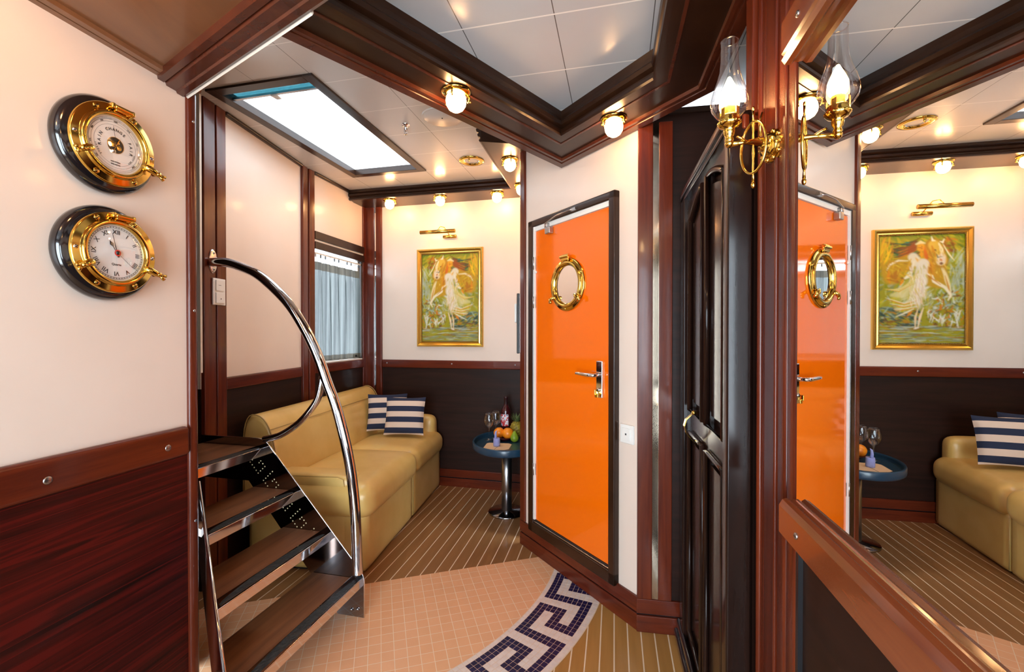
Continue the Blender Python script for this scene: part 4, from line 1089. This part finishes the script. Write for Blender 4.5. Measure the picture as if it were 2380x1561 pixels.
rb = [(.200, 1.075), (.205, 1.046), (.215, .997), (.23, .948), (.282, .884), (.339, .831), (.419, .783), (.47, .768), (.515, .758)]
q = MB(); q.tube(smoothp([(x, 0, z) for x, z in rb]), .015, 16); link('handrail_brace', q, CHROME, t)
WM = ST.mat().inverted() @ W1.mat(-.100, -.018, 1.605)
q = MB(); q.lathe([(0, .006), (.030, .006), (.036, .003), (.036, 0)], 40, M=Matrix.Diagonal((.8, 1, 1, 1)) @ Matrix.Identity(4))
for v_ in range(len(q.v)): x, y, z = q.v[v_]; q.v[v_] = (x*.95, y*1.65, z)
fl_ = link('wall_flange', q, pmat('satin_flange', (.78, .62, .55), .25, 1), t, WM @ RXF)
for zz in (.040, -.040):
    q = MB(); q.lathe([(0, .003), (.006, .002), (.007, 0)], 14); q.box(-.005, .005, -.001, .001, .0025, .0034, 1); link('flange_screw', q, [STEELB, BLK], fl_, Matrix.Translation((0, zz, .006)))

# ================================================================ sofa
def rbox(x0, x1, y0, y1, z0, z1, e=.12, n=10, puff=0):
    """rounded, slightly puffed box: superellipsoid-like grid"""
    q = MB(); cx_, cy_, cz_ = (x0+x1)/2, (y0+y1)/2, (z0+z1)/2; hx, hy, hz = (x1-x0)/2, (y1-y0)/2, (z1-z0)/2
    idx = {}
    def pt(u, v, w):
        k = (round(u, 5), round(v, 5), round(w, 5))
        if k not in idx:
            p = Vector((u*hx, v*hy, w*hz)); r = e
            c = Vector((max(-hx+r, min(hx-r, p.x)), max(-hy+r, min(hy-r, p.y)), max(-hz+r if hz > r else 0, min(hz-r if hz > r else 0, p.z))))
            d = p-c
            if d.length > 1e-9:
                rr = min(r, hz) if abs(w) == 1 and hz < r else r
                d = d.normalized()*min(d.length, r)
            p = c+d
            p.z += puff*(1-u*u)*(1-v*v)*(1 if w > 0 else 0)*max(0, w)
            idx[k] = len(q.v); q.v.append((cx_+p.x, cy_+p.y, cz_+p.z))
        return idx[k]
    g = [-1+2*i/n for i in range(n+1)]
    g = [math.copysign(abs(a)**.75, a) for a in g]
    for ax in range(3):
        for s_ in (-1, 1):
            for i in range(n):
                for j in range(n):
                    f = []
                    for a, b in ((g[i], g[j]), (g[i+1], g[j]), (g[i+1], g[j+1]), (g[i], g[j+1])):
                        c = [0, 0, 0]; c[ax] = s_; c[(ax+1) % 3] = a; c[(ax+2) % 3] = b; f.append(pt(*c))
                    q.f.append(f); q.m.append(0); q.sm.append(True)
    return q
t = empty('sofa', SF.mat(), 'long yellow leather sofa below the window wall', 'sofa')
SL_ = 1.372; MID = .715
for x0, x1 in ((.0, MID), (MID, SL_)):
    link('base_panel', rbox(x0, x1, .0, .66, .012, .315, .018, 10), LEATH, t)
q = MB(); q.box(.02, SL_-.02, .03, .62, 0, .02); link('plinth', q, BLK, t)
link('seat_cushion', rbox(-.035, MID+.004, -.045, .52, .285, .468, .075, 20, .022), LEATH, t, sub=1)
link('seat_cushion', rbox(MID-.004, SL_+.004, -.035, .52, .285, .462, .075, 20, .022), LEATH, t, sub=1)
link('armrest', rbox(-.004, .155, .085, .66, .02, .505, .035, 12, .01), LEATH, t, sub=1)
link('armrest', rbox(SL_-.125, SL_+.004, .020, .66, .02, .592, .05, 12, .01), LEATH, t, sub=1)
# backrest: rolled profile extruded along the sofa, closed by end caps
pf = [(.475, .30), (.478, .42), (.492, .55), (.510, .66), (.532, .735), (.560, .785), (.600, .815), (.645, .815), (.670, .785), (.685, .72), (.688, .60), (.688, .30)]
pf = smoothp(pf, 1)
q = MB(); xs = [0.0, .006, .02]+[.02+(SL_-.06)*k/16 for k in range(1, 17)]+[SL_-.024, SL_-.018]
cyc = (.59, .55)
for i, x in enumerate(xs):
    e_ = .90 if i in (0, len(xs)-1) else (.97 if i in (1, len(xs)-2) else 1)
    q.v += [(x, cyc[0]+(a-cyc[0])*e_, cyc[1]+(b-cyc[1])*e_) for a, b in pf]
k_ = len(pf)
for i in range(len(xs)-1):
    for j in range(k_-1): q.f.append([i*k_+j, (i+1)*k_+j, (i+1)*k_+j+1, i*k_+j+1]); q.m.append(0); q.sm.append(True)
q.f.append(list(range(k_))); q.m.append(0); q.sm.append(False); q.f.append([(len(xs)-1)*k_+j for j in range(k_)][::-1]); q.m.append(0); q.sm.append(False)
bk = link('backrest', q, LEATH, t)
q = MB(); q.tube([(.004, a, b) for a, b in pf[1:-1]], .0035, 6); q.tube([(SL_-.020, a, b) for a, b in pf[1:-1]], .0035, 6)
q.tube([(.004, .529, .738), (SL_-.02, .529, .738)], .0022, 6); link('piping', q, LEATHS, bk)
q = MB(); q.tube([(MID, -.001, .03), (MID, -.001, .30)], .003, 6); link('seam', q, LEATHS, t)
q = MB(); q.tube([(-.002, .085+.0, .30), (-.003, .12, .49), (-.003, .15, .502), (-.003, .50, .502)], .0018, 6); link('seam', q, LEATHS, t)

# ================================================================ striped cushions
STR = pmat('navy_striped_cloth', (.7, .55, .45), .85); N, L, b = nodes(STR)
tc = N.new('ShaderNodeTexCoord'); sp_ = N.new('ShaderNodeSeparateXYZ'); L.new(tc.outputs['Object'], sp_.inputs[0])
m1 = N.new('ShaderNodeMath'); m1.operation = 'MULTIPLY_ADD'; m1.inputs[1].default_value = 1/.0785; m1.inputs[2].default_value = .12; L.new(sp_.outputs[2], m1.inputs[0])
m2 = N.new('ShaderNodeMath'); m2.operation = 'FRACT'; L.new(m1.outputs[0], m2.inputs[0])
m3 = N.new('ShaderNodeMath'); m3.operation = 'GREATER_THAN'; m3.inputs[1].default_value = .5; L.new(m2.outputs[0], m3.inputs[0])
mx = N.new('ShaderNodeMix'); mx.data_type = 'RGBA'; mx.inputs['A'].default_value = (.72, .56, .45, 1); mx.inputs['B'].default_value = (.012, .020, .055, 1)
L.new(m3.outputs[0], mx.inputs['Factor']); L.new(mx.outputs['Result'], b.inputs['Base Color'])
nz = N.new('ShaderNodeTexNoise'); nz.inputs['Scale'].default_value = 9; bp = N.new('ShaderNodeBump'); bp.inputs['Strength'].default_value = .5; bp.inputs['Distance'].default_value = .01
L.new(tc.outputs['Object'], nz.inputs['Vector']); L.new(nz.outputs['Fac'], bp.inputs['Height']); L.new(bp.outputs[0], b.inputs['Normal'])
def pillow(name, M, label, w_=.150, h_=.141, d_=.052):
    q = MB(); n = 22
    for s_ in (-1, 1):
        b0 = len(q.v)
        for j in range(n+1):
            for i in range(n+1):
                u = -1+2*i/n; v = -1+2*j/n
                pin = 1-.055*(1-abs(v)**2)*(abs(u)**4); pin2 = 1-.055*(1-abs(u)**2)*(abs(v)**4)
                th_ = max(0, (1-abs(u)**2.6)*(1-abs(v)**2.6))**.55
                q.v.append((u*w_*pin, s_*d_*th_, v*h_*pin2))
        for j in range(n):
            for i in range(n):
                a = b0+j*(n+1)+i; f = [a, a+1, a+n+2, a+n+1]
                q.f.append(f if s_ < 0 else f[::-1]); q.m.append(0); q.sm.append(True)
    o = link(name, q, STR, M=M)
    q = MB(); pp = [(-w_, 0, -h_), (-w_*.945, 0, 0), (-w_, 0, h_), (0, 0, h_*.945), (w_, 0, h_), (w_*.945, 0, 0), (w_, 0, -h_), (0, 0, -h_*.945)]
    return tag(o, label, 'cushion', 'navy and beige striped cushions on the sofa')
def TR(x, y, z, rz, rx): return Matrix.Translation((x, y, z)) @ Matrix.Rotation(rz, 4, 'Z') @ Matrix.Rotation(rx, 4, 'X')
pillow('cushion', TR(-.800, 3.352, .633, math.radians(-3), math.radians(-16)), 'right striped cushion, overlapping the other one at the sofa arm')
pillow('cushion', TR(-.965, 3.474, .640, math.radians(9), math.radians(-15)), 'left striped cushion, leaning in the corner of backrest and arm')

# ================================================================ side table and what stands on it
TX, TY = -.042, 3.165
t = empty('side_table', Matrix.Translation((TX, TY, 0)), 'small table with navy oval tray top on a steel column', 'table')
def oval(prof, ax, ay, n=64):
    q = MB(); v = []
    for o_, z in prof:
        for i in range(n):
            a = 2*PI*i/n; v.append(((ax+o_)*math.cos(a), (ay+o_)*math.sin(a), z))
    fs = [(j*n+i, j*n+(i+1) % n, (j+1)*n+(i+1) % n, (j+1)*n+i) for j in range(len(prof)-1) for i in range(n)]
    q.add(v, fs, 0, True); k = len(prof)-1
    q.add([v[i] for i in range(n)], [list(range(n))], 0, False); q.add([v[k*n+i] for i in range(n)], [list(range(n))], 0, False); return q
link('table_top', oval([(-.03, .448), (-.010, .450), (-.002, .456), (0, .466), (0, .492), (-.003, .499), (-.008, .501), (-.013, .498), (-.016, .488), (-.018, .472), (-.024, .468)],   .236, .305), NAVYR, t)
q = MB(); q.lathe([(0, 0), (.036, 0), (.036, .449), (0, .449)], 36, M=Matrix.Translation((.005, -.035, 0))); link('column', q, STEELB, t)
q = MB(); q.lathe([(0, 0.002), (.128, .002), (.130, .006), (.126, .012), (.045, .018), (.040, .022), (0, .022)], 56, M=Matrix.Translation((.005, -.035, 0))); link('foot_disc', q, STEELD, t)
ZT = .4683
def on_table(name, x, y, label, cat, group=None, rz=0): return empty(name, Matrix.Translation((x, y, ZT)) @ Matrix.Rotation(rz, 4, 'Z'), label, cat, group)
WG = GLASSR
def wineglass(x, y, label):
    o = on_table('wine_glass', x, y, label, 'glass', 'wine glasses on the navy table')
    q = MB(); q.lathe([(0, 0), (.034, .0005), (.034, .002), (.012, .005), (.005, .010)], 36); link('foot', q, WG, o)
    q = MB(); q.lathe([(.005, .008), (.0035, .03), (.0035, .075), (.006, .086)], 20); link('stem', q, WG, o)
    q = MB(); q.lathe([(.006, .086), (.020, .096), (.033, .115), (.039, .138), (.038, .160), (.033, .185), (.030, .198), (.0288, .198), (.0318, .185), (.0368, .160), (.0378, .138), (.032, .116), (.019, .098), (0, .092)], 40); link('bowl', q, WG, o)
    return o
wineglass(-.168, 3.290, 'front left wine glass nearest the cushions on the navy table')
wineglass(-.122, 3.365, 'wine glass standing behind the other one, next to the bottle')
BOT = pmat('dark_red_glass', (.05, .006, .008), .06, 0, .5)
o = on_table('wine_bottle', -.046, 3.405, 'dark wine bottle with red and white label behind the oranges', 'bottle')
q = MB(); q.lathe([(0, 0), (.034, .002), (.037, .008), (.037, .185), (.034, .205), (.022, .228), (.0145, .245), (.0138, .285), (.0155, .287), (.0155, .297), (.0135, .300), (0, .300)], 40); link('glass_body', q, BOT, o)
q = MB(); q.lathe([(.0148, .240), (.0145, .288), (.0160, .290), (.0160, .300), (.0135, .303), (0, .303)], 30); link('capsule', q, pmat('black_capsule', (.03, .008, .01), .35), o)
LBL = pmat('bottle_label', (.8, .78, .8), .5); N, L, b = nodes(LBL)
tc = N.new('ShaderNodeTexCoord'); nz = N.new('ShaderNodeTexNoise'); nz.inputs['Scale'].default_value = 42; rp = N.new('ShaderNodeValToRGB'); rp.color_ramp.interpolation = 'CONSTANT'
rp.color_ramp.elements[0].color = (.55, .04, .05, 1); rp.color_ramp.elements[1].position = .50; rp.color_ramp.elements[1].color = (.80, .78, .82, 1)
e2 = rp.color_ramp.elements.new(.62); e2.color = (.06, .05, .25, 1)
L.new(tc.outputs['Object'], nz.inputs['Vector']); L.new(nz.outputs['Fac'], rp.inputs[0]); L.new(rp.outputs[0], b.inputs['Base Color'])
q = MB(); q.lathe([(.0376, .085), (.0376, .172)], 30, a0=math.radians(178), a1=math.radians(300)); link('label', q, LBL, o)
o = on_table('fruit_bowl', -.058, 3.275, 'dark red glass dish under the two oranges', 'bowl')
q = MB(); q.lathe([(0, .002), (.030, .002), (.034, .006), (.055, .016), (.070, .026), (.071, .029), (.068, .028), (.052, .020), (.030, .011), (0, .010)], 44); link('dish', q, pmat('dark_red_dish', (.10, .012, .010), .12, 0, .6), o)
q = MB(); q.tube([(.068, -.01, .024), (.090, -.016, .022), (.098, .0, .020), (.090, .012, .022), (.068, .008, .024)], .003, 8); link('handle', q, CHROME, o)
OR = mottled('orange_peel', (.90, .24, .006), (.95, .30, .01), 60, .38, .2, bump=.35)
def orange(x, y, label, r):
    o = empty('orange', Matrix.Translation((x, y, ZT+.0135+r)), label, 'fruit', 'oranges in the dark red dish')
    q = MB(); q.ball((0, 0, 0), r, n=28, m=18, sz=.95); link('peel', q, OR, o)
    q = MB(); q.lathe([(0, r*.955), (.004, r*.955), (.005, r*.93)], 8); link('stem_scar', q, pmat('green_scar', (.12, .16, .03), .7), o)
orange(-.094, 3.285, 'left orange in the dish, behind the right one', .0405)
orange(-.030, 3.255, 'right orange in the dish, in front of the bottle', .0425)
o = on_table('pineapple', .034, 3.345, 'small pineapple with spiky green crown beside the post', 'pineapple')
PIN = mottled('pineapple_skin', (.20, .12, .01), (.42, .34, .03), 70, .5, 0, bump=.8)
q = MB(); q.ball((0, 0, .062), .046, n=28, m=18, sz=1.34)
for k in range(110):
    a = k*2.39996; h = -1+2*(k+.5)/110; rr = math.sqrt(max(0, 1-h*h)); q.ball((.046*rr*math.cos(a), .046*rr*math.sin(a), .062+.0616*h), .0052, n=6, m=4)
link('fruit_body', q, PIN, o, Matrix.Translation((0, 0, .006)))
q = MB()
for k in range(34):
    a = k*2.4; tl = .25+.75*(k % 17)/17.0; L_ = .050+.035*(1-tl); lean = .95*tl
    c0 = Vector((.010*math.cos(a), .010*math.sin(a), .118)); d = Vector((math.cos(a)*lean, math.sin(a)*lean, 1.0)).normalized(); sd_ = Vector((-math.sin(a), math.cos(a), 0))
    p1 = c0+d*L_*.5; p2 = c0+d*L_+Vector((math.cos(a), math.sin(a), -.2))*.012*tl
    q.add([c0-sd_*.004, c0+sd_*.004, p1+sd_*.005, p1-sd_*.005, p2, p1+d.cross(sd_)*.002], [(0, 1, 2, 5), (0, 5, 3), (3, 5, 4), (5, 2, 4), (1, 0, 3, 2), (2, 3, 4)], smooth=False)
link('leaf_crown', q, mottled('crown_leaf', (.06, .10, .03), (.16, .20, .07), 30, .5), o)
o = on_table('pear', .018, 3.225, 'green pear in front of the pineapple', 'fruit')
q = MB(); q.lathe([(0, .001), (.014, .002), (.026, .012), (.031, .026), (.029, .040), (.020, .056), (.014, .068), (.009, .077), (0, .080)], 30); link('flesh', q, mottled('pear_skin', (.20, .33, .015), (.30, .42, .03), 14, .35, .2), o)
q = MB(); q.tube([(0, 0, .078), (.002, .001, .090), (.006, .002, .097)], .0014, 6); link('stem', q, pmat('brown_stem', (.08, .04, .02), .7), o)
o = on_table('paper_mat', -.100, 3.105, 'beige paper mat under the lavender napkin', 'mat')
q = MB(); q.prism([(-.096, -.050), (-.060, -.100), (.050, -.105), (.078, -.085), (.098, .045), (.080, .075), (-.060, .095), (-.078, .080)], 0, .0012, 0)
q.tube([(-.02, -.10, .0014), (-.005, -.04, .0018), (.006, -.01, .0016)], .0008, 6, 1); link('sheet', q, [pmat('beige_paper', (.80, .58, .36), .6), INK], o)
o = on_table('napkin', -.106, 3.105, 'lavender napkin rolled upright with a pointed tip on the beige mat', 'napkin')
o.location.z += .0013
LAV = mottled('lavender_paper', (.30, .31, .62), (.38, .39, .70), 20, .8)
q = MB(); q.lathe([(0, 0), (.0225, 0), (.0235, .01), (.0225, .050), (.0215, .056), (.014, .055), (0, .052)], 26); link('roll', q, LAV, o)
q = MB(); q.tube([(-.006, 0, .050), (-.008, .0, .075), (-.006, 0, .098), (.002, 0, .108)], [.009, .0085, .006, .001], 10); link('tip', q, LAV, o)
